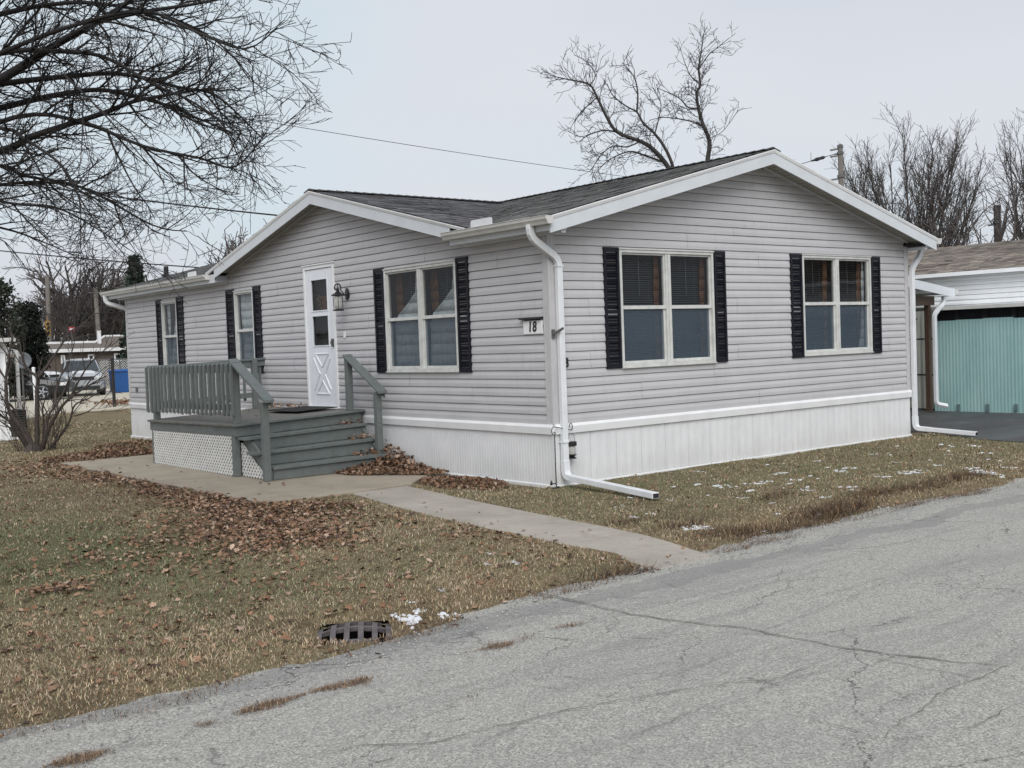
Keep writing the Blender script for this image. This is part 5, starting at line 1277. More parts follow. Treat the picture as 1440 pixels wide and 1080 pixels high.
zw0, zw1 = px(128, 510, 1, BY).z, px(128, 498, 1, BY).z
mb = MB(); mb.box(xa, xb, BY, BY+10, 0.0, ze-0.06)
for k in range(80): x = lerp(xa+0.1, xb-0.1, k/79); mb.box(x-0.02, x+0.02, BY-0.02, BY, 0.0, ze-0.07)
mb.build('wall', M['brick_brown'], bb)
mb = MB(); mb.prism([(xa, BY-0.3, ze), (xa, BY+5, zr), (xa, BY+10.3, ze)], (xk-xa, 0, 0)); mb.loft([[(xk+0.01, BY-0.3, ze), (xk+0.01, BY+5, zr), (xk+0.01, BY+10.3, ze)], [(xk2, BY-0.3, ze), (xk2, BY+5, zr2), (xk2, BY+10.3, ze)], [(xb, BY-0.3, ze), (xb, BY+5, zr2), (xb, BY+10.3, ze)]]); mb.build('roof', M['brick_brown'], bb)
mb = MB(); mb.box(xa, xb, BY-0.36, BY-0.305, ze-0.16, ze+0.04); mb.box(xa+2, xk, BY+4.9, BY+5.1, zr-0.02, zr+0.12); mb.loft([[(x, BY+4.9+a, z+b_) for a, b_ in ((0, 0), (0.2, 0), (0.2, 0.1), (0, 0.1))] for x, z in ((xk, zr), (xk2, zr2), (xb, zr2))]); mb.box(xk-0.12, xk+0.06, BY+4.0, BY+4.2, zr-0.3, zr+0.75); mb.build('roof_edge', M['white'], bb)
for a, b_ in wx:
    mb = MB(); 
    for q in ((a, a+0.09, zw0, zw1), (b_-0.09, b_, zw0, zw1), (a+0.09, b_-0.09, zw0, zw0+0.09), (a+0.09, b_-0.09, zw1-0.09, zw1)): mb.box(q[0], q[1], BY-0.07, BY-0.021, q[2], q[3])
    w = mb.build('window', M['white'], bb); mb = MB(); mb.box(a+0.09, b_-0.09, BY-0.04, BY-0.022, zw0+0.09, zw1-0.09); mb.build('pane', M['carglass'], w)

def car(name, loc, head, L, Wd, H, kind, paint, label, cat, group=None, snow=False):
    rt = thing(name, loc, label, cat, group); rt.rotation_euler.z = head; o = Vector(loc); P = lambda x, y, z: (x+o.x, y+o.y, z+o.z)
    h = Wd/2
    if kind == 'suv': S = [(-0.5, 0.55, 0.98, 0.80), (-0.485, 0.38, 1.06, 0.92), (-0.35, 0.22, 1.08, 1.0), (0.10, 0.22, 1.06, 1.0), (0.22, 0.22, 1.05, 1.0), (0.40, 0.24, 0.98, 0.97), (0.475, 0.30, 0.90, 0.88), (0.5, 0.42, 0.78, 0.78)]; G = [(-0.49, 0.86), (-0.44, 0.99), (-0.25, 1.0), (0.02, 0.99), (0.21, 0.66)]
    else: S = [(-0.5, 0.48, 0.86, 0.78), (-0.485, 0.34, 0.94, 0.9), (-0.35, 0.20, 0.96, 1.0), (0.10, 0.20, 0.93, 1.0), (0.22, 0.20, 0.92, 1.0), (0.40, 0.22, 0.84, 0.96), (0.475, 0.26, 0.74, 0.88), (0.5, 0.36, 0.62, 0.76)]; G = [(-0.40, 0.65), (-0.24, 0.985), (-0.06, 1.0), (0.04, 0.97), (0.20, 0.66)]
    rings = []
    for s, a, b_, w in S:
        ww = h*w; rings.append([P(L*s, y, z) for y, z in ((-ww*0.9, a), (-ww, a+0.10), (-ww, lerp(a, b_, 0.6)), (-ww*0.93, b_-0.03), (-ww*0.6, b_+0.015), (ww*0.6, b_+0.015), (ww*0.93, b_-0.03), (ww, lerp(a, b_, 0.6)), (ww, a+0.10), (ww*0.9, a))])
    mb = MB(); mb.loft(rings); zb = 1.0 if kind == 'suv' else 0.90
    gr = []
    for s, zf in G:
        z = H*zf; k = (z-zb)/(H-zb); ww = h*lerp(0.90, 0.72, k); gr.append([P(L*s, y, q) for y, q in ((-h*0.90, zb-0.03), (-ww, z-0.05), (-ww*0.85, z), (ww*0.85, z), (ww, z-0.05), (h*0.90, zb-0.03))])
    mb.loft(gr)
    body = mb.build('body', paint, rt, smooth=False, bevel=0.03)
    def pane(nm, q): mb = MB(); mb.add([P(*v) for v in q], (tuple(range(len(q))),)); x = mb.build(nm, M['carglass'], rt, normals=False); md = x.modifiers.new('t', 'SOLIDIFY'); md.thickness = 0.012; md.offset = 1
    s0, z0 = G[-1]; s1, z1 = G[-2]; zc = H*z1
    pane('windshield', [(L*s0+0.02, -h*0.80, max(zb, H*z0)+0.03), (L*s0+0.02, h*0.80, max(zb, H*z0)+0.03), (L*s1+0.06, h*0.66, zc-0.05), (L*s1+0.06, -h*0.66, zc-0.05)])
    for sg in (1, -1):
        y0, y1 = sg*h*0.915, sg*h*0.765; zt = H-0.10
        pane('side_window', [(L*(G[-2][0]-0.01), y1, zt-0.02), (L*(G[2][0]+0.02), y1, zt), (L*(G[2][0]+0.0), y0, zb+0.04), (L*(G[-1][0]-0.04), y0, zb+0.02)])
        pane('side_window', [(L*(G[2][0]), y1, zt), (L*(G[1][0]+0.02), y1, zt-0.02), (L*(G[0][0]+0.06), y0, zb+0.06), (L*(G[2][0]-0.02), y0, zb+0.04)])
    zl = S[-2][2]-0.10
    for sg in (1, -1): mb = MB(); mb.loft([[P(L*(0.5-a), sg*h*b_, zl+c) for c, b_ in ((-0.07, q), (0.06, q), (0.06, q-0.22), (-0.05, q-0.26))] for a, q in ((0.004, 0.80), (0.05, 0.93))]); mb.build('headlight', M['lens'], rt)
    mb = MB(); mb.box(L*0.47, L*0.503, -h*0.48, h*0.48, zl-0.10, zl+0.05); mb.v = [P(*v) for v in mb.v]; mb.build('grille', M['black'], rt)
    mb = MB(); mb.box(L*0.46, L*0.508, -h*0.72, h*0.72, 0.30, 0.46); mb.v = [P(*v) for v in mb.v]; mb.build('bumper', M['carglass'], rt, bevel=0.03)
    for sx in (0.31, -0.29):
        for sg in (1, -1):
            c = P(L*sx, sg*(h-0.10), 0.335); mb = MB(); mb.lathe([(0.23, -0.11), (0.31, -0.11), (0.335, -0.08), (0.335, 0.08), (0.31, 0.11), (0.23, 0.11)], c, 20, 'Y'); w = mb.build('wheel', M['tyre'], rt)
            mb = MB()
            for k in range(5):
                t_ = k*2*pi/5; mb.tube([(c[0]+0.03*cos(t_), c[1]+sg*0.10, c[2]+0.03*sin(t_)), (c[0]+0.22*cos(t_), c[1]+sg*0.105, c[2]+0.22*sin(t_))], 0.038, 5)
            mb.lathe([(0.20, 0.07*sg), (0.225, 0.112*sg), (0.24, 0.112*sg), (0.24, 0.07*sg)], c, 20, 'Y'); mb.build('rim', M['carsilver'], w)
    if snow:
        mb = MB(); mb.loft([[P(L*s, y*h, z) for y, z in ((-0.55, H-0.02), (-0.4, H+0.03), (0.4, H+0.03), (0.55, H-0.02))] for s in (-0.40, 0.0)]); mb.loft([[P(L*s, y*h, z+dz) for y, dz in ((-0.6, 0.0), (-0.4, 0.05), (0.4, 0.05), (0.6, 0.0))] for s, z in ((0.24, 1.055), (0.42, 0.97))]); mb.build('snow_cover', M['snow'], rt, smooth=True, bevel=0.02)
    return rt
def facing(p): return atan2(CAMP.y-p.y, CAMP.x-p.x)
p = px(131, 556, 2, 0.035); car('parked_car', (p.x, p.y+1.5, 0.036), facing(p)+0.05, 4.1, 1.80, 1.60, 'suv', M['carsilver'], 'silver car with snow on its bonnet facing the lawn', 'car', 'cars on the pale lot', True)
p = px(74, 561, 2, 0.035); car('parked_car', (p.x-1.5, p.y+0.6, 0.036), facing(p)+1.32, 4.9, 1.88, 1.62, 'sedan', M['carblack'], 'long black car seen from the side behind the bare shrub', 'car', 'cars on the pale lot')
p = px(96, 552, 2, 0.035); car('parked_car', (p.x-0.6, p.y+7, 0.036), facing(p)+0.9, 5.2, 1.95, 1.85, 'suv', M['carwhite'], 'white vehicle parked behind the silver and black cars', 'car', 'cars on the pale lot')
p = px(177, 552, 2, 0.035); bn = thing('blue_bin', (p.x, p.y+0.5, 0.036), 'blue refuse bin beside the corner of the grey home', 'bin')
mb = MB(); mb.loft([[(p.x+sx*w, p.y+0.5+sy*w*0.7, z) for sx, sy in ((-1, -1), (1, -1), (1, 1), (-1, 1))] for w, z in ((0.40, 0.04), (0.47, 1.0))]); mb.build('body', M['blue'], bn, bevel=0.03)
mb = MB(); mb.loft([[(p.x+sx*w, p.y+0.5+sy*w*0.72, z) for sx, sy in ((-1, -1), (1, -1), (1, 1), (-1, 1))] for w, z in ((0.51, 1.005), (0.50, 1.06), (0.36, 1.12))]); mb.build('lid', M['blue'], bn)
p = px(161, 572, 2, 0.036); H = at(160, 503, (p-CAMP).dot(CAMR @ Vector((0, 0, -1)))).z
mb = MB(); mb.tube([(p.x, p.y, 0.0), (p.x, p.y, H)], 0.055, 8); mb.tube([(p.x, p.y, H), (p.x, p.y, H+0.03)], [0.07, 0.05], 8); tag(mb.build('steel_post', M['black'], loc=(p.x, p.y, 0)), 'thin black steel post standing at the edge of the pale lot', 'post')
fc = thing('chain_fence', (p.x+3, p.y+14, 0), 'chain link fence between the silver car and the blue bin', 'fence')
fy = px(165, 555, 2, 0.036).y+5.0; x0, x1 = px(140, 540, 1, fy).x, px(185, 540, 1, fy).x; mb = MB(); n = int((x1-x0)/0.12)
for k in range(-14, n):
    for sg in (1, -1):
        a = x0+k*0.12; xa_, xb_ = (a, a+1.5) if sg > 0 else (a+1.5, a)
        lo, hi = max(min(xa_, xb_), x0), min(max(xa_, xb_), x1)
        if hi-lo < 0.1: continue
        zf = lambda x: (x-a)/1.5*1.5 if sg > 0 else (a+1.5-x)/1.5*1.5
        mb.tube([(lo, fy, 0.05+zf(lo)), (hi, fy, 0.05+zf(hi))], 0.008, 3, False)
mb.build('mesh', M['white'], fc, normals=False)
mb = MB(); mb.tube([(x0, fy, 1.58), (x1, fy, 1.58)], 0.025, 5)
for k in range(4): x = lerp(x0, x1, k/3); mb.tube([(x, fy, 0), (x, fy, 1.6)], 0.035, 6)
mb.build('rail', M['steel'], fc)

def pole(u0, v0, u1, v1, D, r, label, arms=(), group=None, name='utility_pole', mat='pole'):
    a = at(u0, v0, D); b_ = at(u1, v1, D); d = (a-b_)/(a.z-b_.z) if a.z > b_.z else Vector((0, 0, 1)); foot = a-d*a.z
    rt = thing(name, foot, label, 'utility pole', group); mb = MB(); mb.tube([foot-d*0.3, foot.lerp(a, 0.5), a], [r*1.2, r*1.05, r*0.9], 10); mb.build('shaft', M[mat], rt)
    for kind, z, w in arms:
        q = a-d*z; rg = (CAMR @ Vector((1, 0, 0))); mb = MB()
        if kind == 'arm': mb.tube([q-rg*w, q+rg*w], 0.06, 4)
        elif kind == 'lamp': mb.tube([q, q-rg*w*0.5+Vector((0, 0, 0.25)), q-rg*w+Vector((0, 0, 0.2))], 0.05, 5); mb.lathe([(0.05, 0.1), (0.14, 0.0), (0.12, -0.12), (0.03, -0.15)], q-rg*w+Vector((0, 0, 0.15)), 8)
        else: mb.lathe([(0.02, 0), (w, 0.02), (w, 0.10), (0.02, 0.14)], q, 8); mb.tube([q, q-rg*0.3+Vector((0, 0, -.05))], 0.03, 5)
        mb.build({'arm': 'crossarm', 'lamp': 'lamp_arm'}.get(kind, 'bolt'), M['steel'], rt)
    return a
pole(1181.5, 206, 1183, 262, 33, 0.085, 'grey wooden utility pole rising behind the gable eave', (('bolt', 0.26, 0.10), ('bolt', 0.95, 0.11), ('bolt', 0.06, 0.09)), name='utility_pole')
pole(1402, 289, 1403, 335, 36, 0.12, 'short dark wooden pole in front of the tree at the right edge', (('bolt', 0.6, 0.15),), mat='bark2')
pole(66, 388, 72, 520, 80, 0.17, 'weathered pole with a curved lamp arm left of the big woodland tree', (('lamp', 0.1, 1.0), ('arm', 0.9, 0.5)), 'far poles beyond the brown building')
pole(134, 404, 139, 478, 78, 0.16, 'leaning weathered pole with a crossarm right of the big woodland tree', (('arm', 0.4, 0.5),), 'far poles beyond the brown building')
def wire(label, pts, sag, r=0.011):
    a, b_ = [Vector(p) for p in pts]; mb = MB(); mb.tube([a.lerp(b_, t)-Vector((0, 0, sag*4*t*(1-t))) for t in np.linspace(0, 1, 22)], r, 5)
    tag(mb.build('overhead_wire', M['black'], loc=a), label, 'wire', 'overhead wires')
wire('thin wire crossing the sky from the maple to the tree behind the roof', (at(250, 150, 19), at(1183, 283, 33)), 0.15, 0.006)
wire('thick service wire running from the maple to the porch gable roof', (at(-60, 244, 30), at(560, 318, 26)), 0.12, 0.020)
wire('low wire running across the far trees to the left end of the roof', (at(-80, 344, 48), at(420, 385, 40)), 0.10, 0.025)
wire('faint level wire strung between the two far poles', (at(-20, 441, 79), at(200, 437, 77)), 0.15, 0.028)
ia, ib = at(1173, 217, 33), at(1060, 250, 31); mb = MB(); mb.tube([ia, ib], 0.010, 5)
for t_, w in ((0.16, 0.05), (0.22, 0.055), (0.26, 0.03)):
    q = ia.lerp(ib, t_); e = (ib-ia).normalized()*0.16; mb.tube([q-e, q-e*0.4, q+e*0.4, q+e], [0.015, w, w, 0.015], 7)
mb.tube([ia, at(1180, 216, 33)], 0.02, 5); mb.tube([ia.lerp(ib, 0.3)+Vector((0, 0, 0.25)), ia.lerp(ib, 0.3)], 0.008, 4)
tag(mb.build('overhead_wire', M['black'], loc=ia), 'wire with dark insulators tied to the grey utility pole', 'wire', 'overhead wires')
for (u, v, D, lit, lab) in ((67, 462, 76, False, 'yellow traffic signal hanging in front of the lamp pole'), (33, 466, 76, True, 'traffic signal showing red in front of the dark evergreens')):
    c = at(u, v, D); rt = thing('traffic_signal', (c.x, c.y, c.z-0.5), lab, 'traffic light', 'traffic signals'); mb = MB(); mb.box(c.x-0.17, c.x+0.17, c.y-0.1, c.y+0.1, c.z-0.5, c.z+0.5); mb.tube([(c.x, c.y, c.z+0.5), (c.x, c.y, c.z+0.85)], 0.03, 5); mb.build('body', M['yellow' if not lit else 'black'], rt, bevel=0.03)
    for k in range(3):
        mb = MB(); mb.lathe([(0.11, -0.12), (0.12, -0.105), (0.02, -0.10)], (c.x, c.y, c.z+0.31-0.31*k), 10, 'Y'); mb.build('lens', M['redlamp'] if (lit and k == 0) else M['carglass'], rt)
        mb = MB(); mb.tube([(c.x+0.12*cos(t_), c.y-0.16, c.z+0.31-0.31*k+0.12*sin(t_)) for t_ in np.linspace(0, pi, 7)], 0.015, 4); mb.build('visor', M['black' if lit else 'yellow'], rt)
c = at(101, 463, 74); rt = thing('red_sign', (c.x, c.y, 0), 'small red and white sign beyond the brown building', 'sign'); mb = MB(); mb.box(c.x-0.2, c.x+0.2, c.y, c.y+0.04, c.z-0.15, c.z+0.16); mb.build('panel', M['signred'], rt, bevel=0.02)
mb = MB(); mb.box(c.x-0.14, c.x+0.14, c.y-0.01, c.y-0.004, c.z-0.03, c.z+0.05); mb.build('band', M['white'], rt); mb = MB(); mb.tube([(c.x, c.y+0.07, 0), (c.x, c.y+0.07, c.z)], 0.05, 6); mb.build('stem', M['steel'], rt)
c = at(32, 507, 33); rt = thing('satellite_dish', (c.x, c.y, 0), 'grey satellite dish on a pole behind the bare shrub', 'satellite dish')
mb = MB(); f = (CAMP-c).normalized(); s_ = f.orthogonal().normalized(); w = f.cross(s_); rr = [(0.0, 0.0), (0.1, 0.01), (0.19, 0.04), (0.25, 0.075)]
rings = [[c+(s_*cos(t_)+w*sin(t_))*max(r_, 0.003)+f*z for t_ in np.linspace(0, 2*pi, 18)[:-1]] for r_, z in rr]+[[c+(s_*cos(t_)+w*sin(t_))*max(r_, 0.003)+f*(z-0.012) for t_ in np.linspace(0, 2*pi, 18)[:-1]] for r_, z in rr[::-1]]; mb.loft(rings); mb.build('dish', M['dish'], rt, smooth=True)
mb = MB(); mb.tube([(c.x, c.y+0.1, 0), (c.x, c.y+0.1, c.z), c-f*0.02], 0.025, 6); mb.tube([c-w*0.22+f*0.06, c+f*0.28], 0.012, 4); mb.build('mast', M['steel'], rt)
for (u0, v0, u1, v1) in ((47, 518, 51, 577), (31, 517, 34, 558)):
    p = px(u1, v1, 2, 0.03); D = (p-CAMP).dot(CAMR @ Vector((0, 0, -1))); a = at(u0, v0, D); mb = MB(); mb.tube([p, a], 0.05, 4); mb.tube([a, a+Vector((0, 0, 0.04))], [0.07, 0.03], 4)
    tag(mb.build('white_post', M['white'], loc=p), 'leaning white wooden post seen through the bare shrub', 'post', 'white posts behind the shrub')
# neighbour's trailer at the left edge
tl = thing('white_trailer', (-5, 15, 0), 'white trailer wall with corrugated skirt at the left edge of the photo', 'house')
ty = px(11, 620, 2, 0.0).y; tx = px(13, 560, 1, ty).x
mb = MB(); mb.box(tx-9, tx-0.02, ty+0.03, ty+7, 0.0, 2.05); mb.build('body', M['white_siding'], tl)
corrugated(lambda s, z, o: (s, ty+0.012-o, z), tx-9, tx, 0.02, 2.02, 0.20, 0.012).build('wall', M['white_siding'], tl, normals=False)
mb = MB(); mb.box(tx-9.2, tx+0.12, ty-0.25, ty+7.2, 2.06, 2.14); mb.build('roof', M['gutter'], tl)
mb = MB(); mb.box(tx-0.05, tx+0.22, ty-0.04, ty-0.015, 0.02, 0.07); mb.build('skirt_track', M['white'], tl)
a, b_ = at(3, 486, 26), at(30, 494, 30); mb = MB(); mb.prism([a, b_, b_-Vector((0, 0, 0.14)), a-Vector((0, 0, 0.16))], (-1.2, 2.0, 0)); mb.build('awning', M['white'], tl)
mb = MB(); mb.tube([(b_.x-0.1, b_.y+0.15, 0), (b_.x-0.1, b_.y+0.15, b_.z-0.1)], 0.04, 6); mb.tube([(a.x+0.5, a.y+0.7, 0), (a.x+0.5, a.y+0.7, a.z-0.12)], 0.04, 6); mb.build('awning_post', M['gutter'], tl)
p = px(28, 606, 2, 0.0); ac = thing('air_conditioner', (p.x, p.y+0.3, 0), 'small black outdoor unit with grille beside the white trailer', 'outdoor unit')
mb = MB(); mb.box(p.x-0.17, p.x+0.17, p.y, p.y+0.5, 0.03, 0.50); mb.build('case', M['black'], ac, bevel=0.02)
mb = MB()
for k in range(7): mb.box(p.x-0.15, p.x+0.15, p.y-0.012, p.y-0.001, 0.08+k*0.055, 0.10+k*0.055)
mb.build('grille', M['steel'], ac)

# ------------------------------------------------------------------ storm inlet grate
gt = thing('storm_grate', (-4.84, -3.71, -0.03), 'rusty curved iron storm drain grate at the road edge', 'drain grate')
mb = MB(); c0 = px(498, 884, 2, -0.03); ax = (px(545, 880, 2, -0.03)-px(455, 886, 2, -0.03)); ax.z = 0; LG = 0.41; ax.normalize(); ay = Vector((-ax.y, ax.x, 0)); WG = 0.44
def GP(s, t_, h): return c0+ax*s+ay*t_+Vector((0, 0, -0.042+h+0.030*(1-(s/(LG/2))**2)+0.026*(1-(t_/(WG/2))**2)))
def gbar(s0, t0, s1, t1, w):
    n = 8;  d = Vector((s1-s0, t1-t0)).normalized(); nn = (-d.y*w, d.x*w)
    mb.loft([[GP(lerp(s0, s1, i/n)+e*nn[0], lerp(t0, t1, i/n)+e*nn[1], h) for e, h in ((-1, 0), (1, 0), (0.8, -0.026), (-0.8, -0.026))] for i in range(n+1)])
gbar(-LG/2, 0.0, LG/2, 0.0, 0.018); gbar(-LG/2+0.04, WG/2, LG/2-0.04, WG/2, 0.016); gbar(-LG/2+0.04, -WG/2, LG/2-0.04, -WG/2, 0.016)
for k in range(6): s = lerp(-LG/2, LG/2, k/5); gbar(s, -WG/2+(0.05 if k in (0, 5) else 0), s, WG/2-(0.05 if k in (0, 5) else 0), 0.0165)
mb.build('bars', M['rust'], gt)
mb = MB(); f_ = 1.02; cs_ = [(-1, -1), (1, -1), (1, 1), (-1, 1)]
lo = [c0+ax*(a*LG/2*f_)+ay*(b_*WG/2*f_)+Vector((0, 0, -0.29)) for a, b_ in cs_]; hi = [p+Vector((0, 0, 0.272)) for p in lo]
mb.add(lo+hi, ((0, 1, 2, 3), (0, 1, 5, 4), (1, 2, 6, 5), (2, 3, 7, 6), (3, 0, 4, 7))); mb.build('pit', M['pit'], gt, normals=False)
mb = MB(); inn, out_ = [], []
for i in range(48):
    t_ = 2*pi*i/48; k_ = max(abs(cos(t_))/(LG/2*0.99), abs(sin(t_))/(WG/2*0.99)); p = c0+ax*(cos(t_)/k_)+ay*(sin(t_)/k_); q = c0+ax*(cos(t_)*0.40)+ay*(sin(t_)*0.40)
    s_ = (p-c0).dot(ax); u_ = (p-c0).dot(ay); inn.append(GP(s_, u_, -0.010)); q.z = max(ground_z(q.x, q.y)-0.006, ROADZ-0.02); out_.append(q)
mid = [a.lerp(b_, 0.45)+Vector((0, 0, 0.006*vnoise(a.x, a.y, 20, 3))) for a, b_ in zip(inn, out_)]
for A, B in ((inn, mid), (mid, out_)):
    for i in range(48): mb.quad(A[i], A[(i+1) % 48], B[(i+1) % 48], B[i])
mb.build('soil_collar', M['lawn'], gt, smooth=True)

# ------------------------------------------------------------------ leaves, grass, snow
LT = [np.array(q, float) for q in ([(0, -1, 0), (0.28, -0.55, 0.06), (0.72, -0.35, .16), (0.42, 0.05, .08), (0.66, 0.5, .18), (0.22, 0.42, .05), (0, 1, .1), (-0.22, 0.42, .05), (-0.6, 0.45, .2), (-0.42, 0.02, .08), (-0.75, -0.3, .22), (-0.3, -0.55, .06)],
                                   [(0, -1, .2), (0.35, -0.6, .1), (0.5, 0, .22), (0.34, 0.55, .12), (0, 1, 0), (-0.3, 0.6, .14), (-0.52, 0.05, .28), (-0.38, -0.55, .1)])]
LCOL = np.array([(0.150, 0.084, 0.050), (0.205, 0.128, 0.082), (0.080, 0.048, 0.034), (0.265, 0.182, 0.128), (0.150, 0.080, 0.045), (0.30, 0.225, 0.17), (0.050, 0.033, 0.026)])
def leaves(name, P, tiltmax, label=None, kind='stuff', smin=0.015, smax=0.042, bright=1.0):
    Vs, Fs, Cs, k = [], [], [], 0
    for (x, y, z) in P:
        T_ = LT[0] if NR.rand() < 0.7 else LT[1]; s = smin+(smax-smin)*NR.beta(1.6, 2.6); curl = NR.uniform(-0.6, 2.6); az = NR.uniform(0, 2*pi)
        v = T_*s; v = v.copy(); v[:, 2] = (T_[:, 2]*curl + NR.uniform(-0.12, 0.12, len(v)))*s + (T_[:, 0]**2)*NR.uniform(-0.3, 0.6)*s
        a, b_ = NR.uniform(-tiltmax, tiltmax, 2); ca_, sa_, cb_, sb_ = cos(a), sin(a), cos(b_), sin(b_)
        X = np.array([[1, 0, 0], [0, ca_, -sa_], [0, sa_, ca_]]) @ np.array([[cb_, 0, sb_], [0, 1, 0], [-sb_, 0, cb_]]); Z = np.array([[cos(az), -sin(az), 0], [sin(az), cos(az), 0], [0, 0, 1]])
        v = v @ (Z @ X).T; v[:, 2] -= v[:, 2].min()*0.9; v += (x, y, z); n = len(v); c = v.mean(0)
        Vs.append(np.vstack([v, c])); Fs += [(k+i, k+(i+1) % n, k+n) for i in range(n)]; col = LCOL[min(6, int(NR.choice(7, p=[.25, .2, .13, .14, .14, .07, .07])))]*NR.uniform(0.75, 1.25)*bright*1.3
        Cs += [col]*n; k += n+1
    o = mesh_np(name, np.vstack(Vs), np.array(Fs), M['leaf'], np.array(Cs)); tag(o, kind=kind)
    if label: o['label'] = label
    return o
def dens(x, y):
    g = lambda cx, cy, sx, sy: math.exp(-((x-cx)/sx)**2-((y-cy)/sy)**2)
    d = 0.020+0.75*g(-3.15, 2.0, 0.35, 1.6)+0.42*g(-3.15, 5.4, 0.28, 2.6)+0.85*g(-3.45, 0.55, 0.55, 0.75)+0.70*g(-3.85, -0.85, 0.42, 0.42)+0.65*g(-2.75, 0.75, 0.4, 0.5)+0.45*g(-3.75, 0.0, 0.55, 0.9)+0.9*g(-5.8, -1.3, 0.20, 0.16)+0.2*g(-4.6, -0.4, 0.9, 0.8)+0.25*g(-3.4, 7.8, 0.6, 1.2)+0.06*g(-4.5, -2.5, 1.6, 1.2)
    d += 0.10*g(-2.45, -1.8, 0.2, 2.0)+0.05*g(-6.3, -3.0, .8, .8)
    return d*(0.55+0.9*max(0, 0.5+1.6*vnoise(x, y, 2.2, 8)))
def gz_(x, y):
    if -2.9 < x < 0 and 1.55 < y < 8.5: return 0.032
    return ground_z(x, y)
P = []
while len(P) < 10500:
    x, y = R.uniform(-8.2, -1.9), R.uniform(-4.4, 10.5); wl, wr = walk_x(y)
    if x > wl-0.02 and y < 1.6: continue
    if x > -2.89 and y > 1.5: continue
    if R.random() < dens(x, y)*1.4: P.append((x, y, gz_(x, y)+0.006+R.random()*0.03*min(1, dens(x, y)*2)))
P += [(R.uniform(-2.86, -1.95), R.choice((R.uniform(1.6, 8.4),)), 0.033) for k in range(16)] + [(R.uniform(walk_x(-2)[0], -1.5), R.uniform(-3.9, 1.5), 0.014) for k in range(22)]
for k in range(1500):
    x = R.uniform(-1.6, 8.5); y = R.uniform(-3.85, -0.05)
    if x < walk_x(y)[1]+0.04 or in_drive(x, y): continue
    if R.random() < 0.16+0.5*math.exp(-((y+3.4)/0.4)**2)*(0.5+vnoise(x, 0, .9, 5))+0.7*math.exp(-((x-0.2)/.35)**2-((y+0.9)/.4)**2): P.append((x, y, ground_z(x, y)+0.006))
leaves('fallen_leaves', P, 0.5)
def pile(name, c, rx, ry, h, n, label, z0=0.0, bright=0.85, keep=lambda x, y: True, prof=None):
    Q = []
    while len(Q) < n:
        a, q = R.uniform(0, 2*pi), sqrt(R.random()); x, y = c[0]+cos(a)*q*rx, c[1]+sin(a)*q*ry
        if not keep(x, y): continue
        hh = prof(x, y) if prof else h*max(0, 1-q**1.3)*(0.75+0.5*vnoise(x, y, 4, 3))
        Q.append((x, y, z0+max(0.004, hh*R.random()**0.6 if hh > 0.05 else hh)))
    return tag(leaves(name, Q, 0.9, bright=bright), label, 'leaf pile', kind='stuff')
def prof_step(x, y):     # the drift in the corner between the steps and the skirting
    return max(0.0, 0.44*(1-max(0, (3.70-y))/1.45)*(1+x/0.95))*(0.8+0.4*vnoise(x, y, 5, 3))
pile('leaf_drift', (-0.45, 3.0), 1.0, 1.1, 0.4, 3400, 'heap of brown leaves drifted between the porch steps and the skirting', 0.03, 0.85, lambda x, y: x < -0.05 and y > 2.0 and (y < 3.24 or x > -0.30) and y < 4.0 and x > -1.0 + max(0, (2.9-y))*0.75, prof_step)
pile('leaf_drift', (-0.48, 1.12), 0.40, 0.74, 0.08, 950, 'low row of brown leaves along the white skirting', 0.0, 0.85, lambda x, y: x < -0.06)
pile('leaf_drift', (-2.0, 9.2), 1.0, 0.85, 0.12, 2300, 'thick bed of leaves beyond the end of the concrete patio', 0.0, 0.8, lambda x, y: y > 8.52 and x < -0.1)
pile('leaf_drift', (-0.9, 10.2), 0.85, 1.5, 0.16, 1500, 'leaves banked against the far end of the side wall', 0.0, 0.75, lambda x, y: x < -0.08 and y > 8.52)
for (xa_, xb_, ya_, yb_, zt, n) in ((-0.55, -0.2, 3.80, 4.0, 0.612, 34), (-0.5, -0.2, 3.54, 3.74, 0.418, 44), (-0.6, -0.2, 3.27, 3.48, 0.222, 44)):
    tag(leaves('step_leaves', [(R.uniform(xa_, xb_), R.uniform(ya_, yb_), zt+R.random()**2*0.05) for k in range(n)], 0.9), kind='stuff')
tag(leaves('deck_leaves', [(lerp(-0.12, -0.75, R.random()**2), R.uniform(5.5, 6.9), 0.795+R.random()*0.03) for k in range(130)]+[(R.uniform(-1.9, -0.3), R.uniform(4.2, 6.9), 0.765) for k in range(16)], 0.7), kind='stuff')

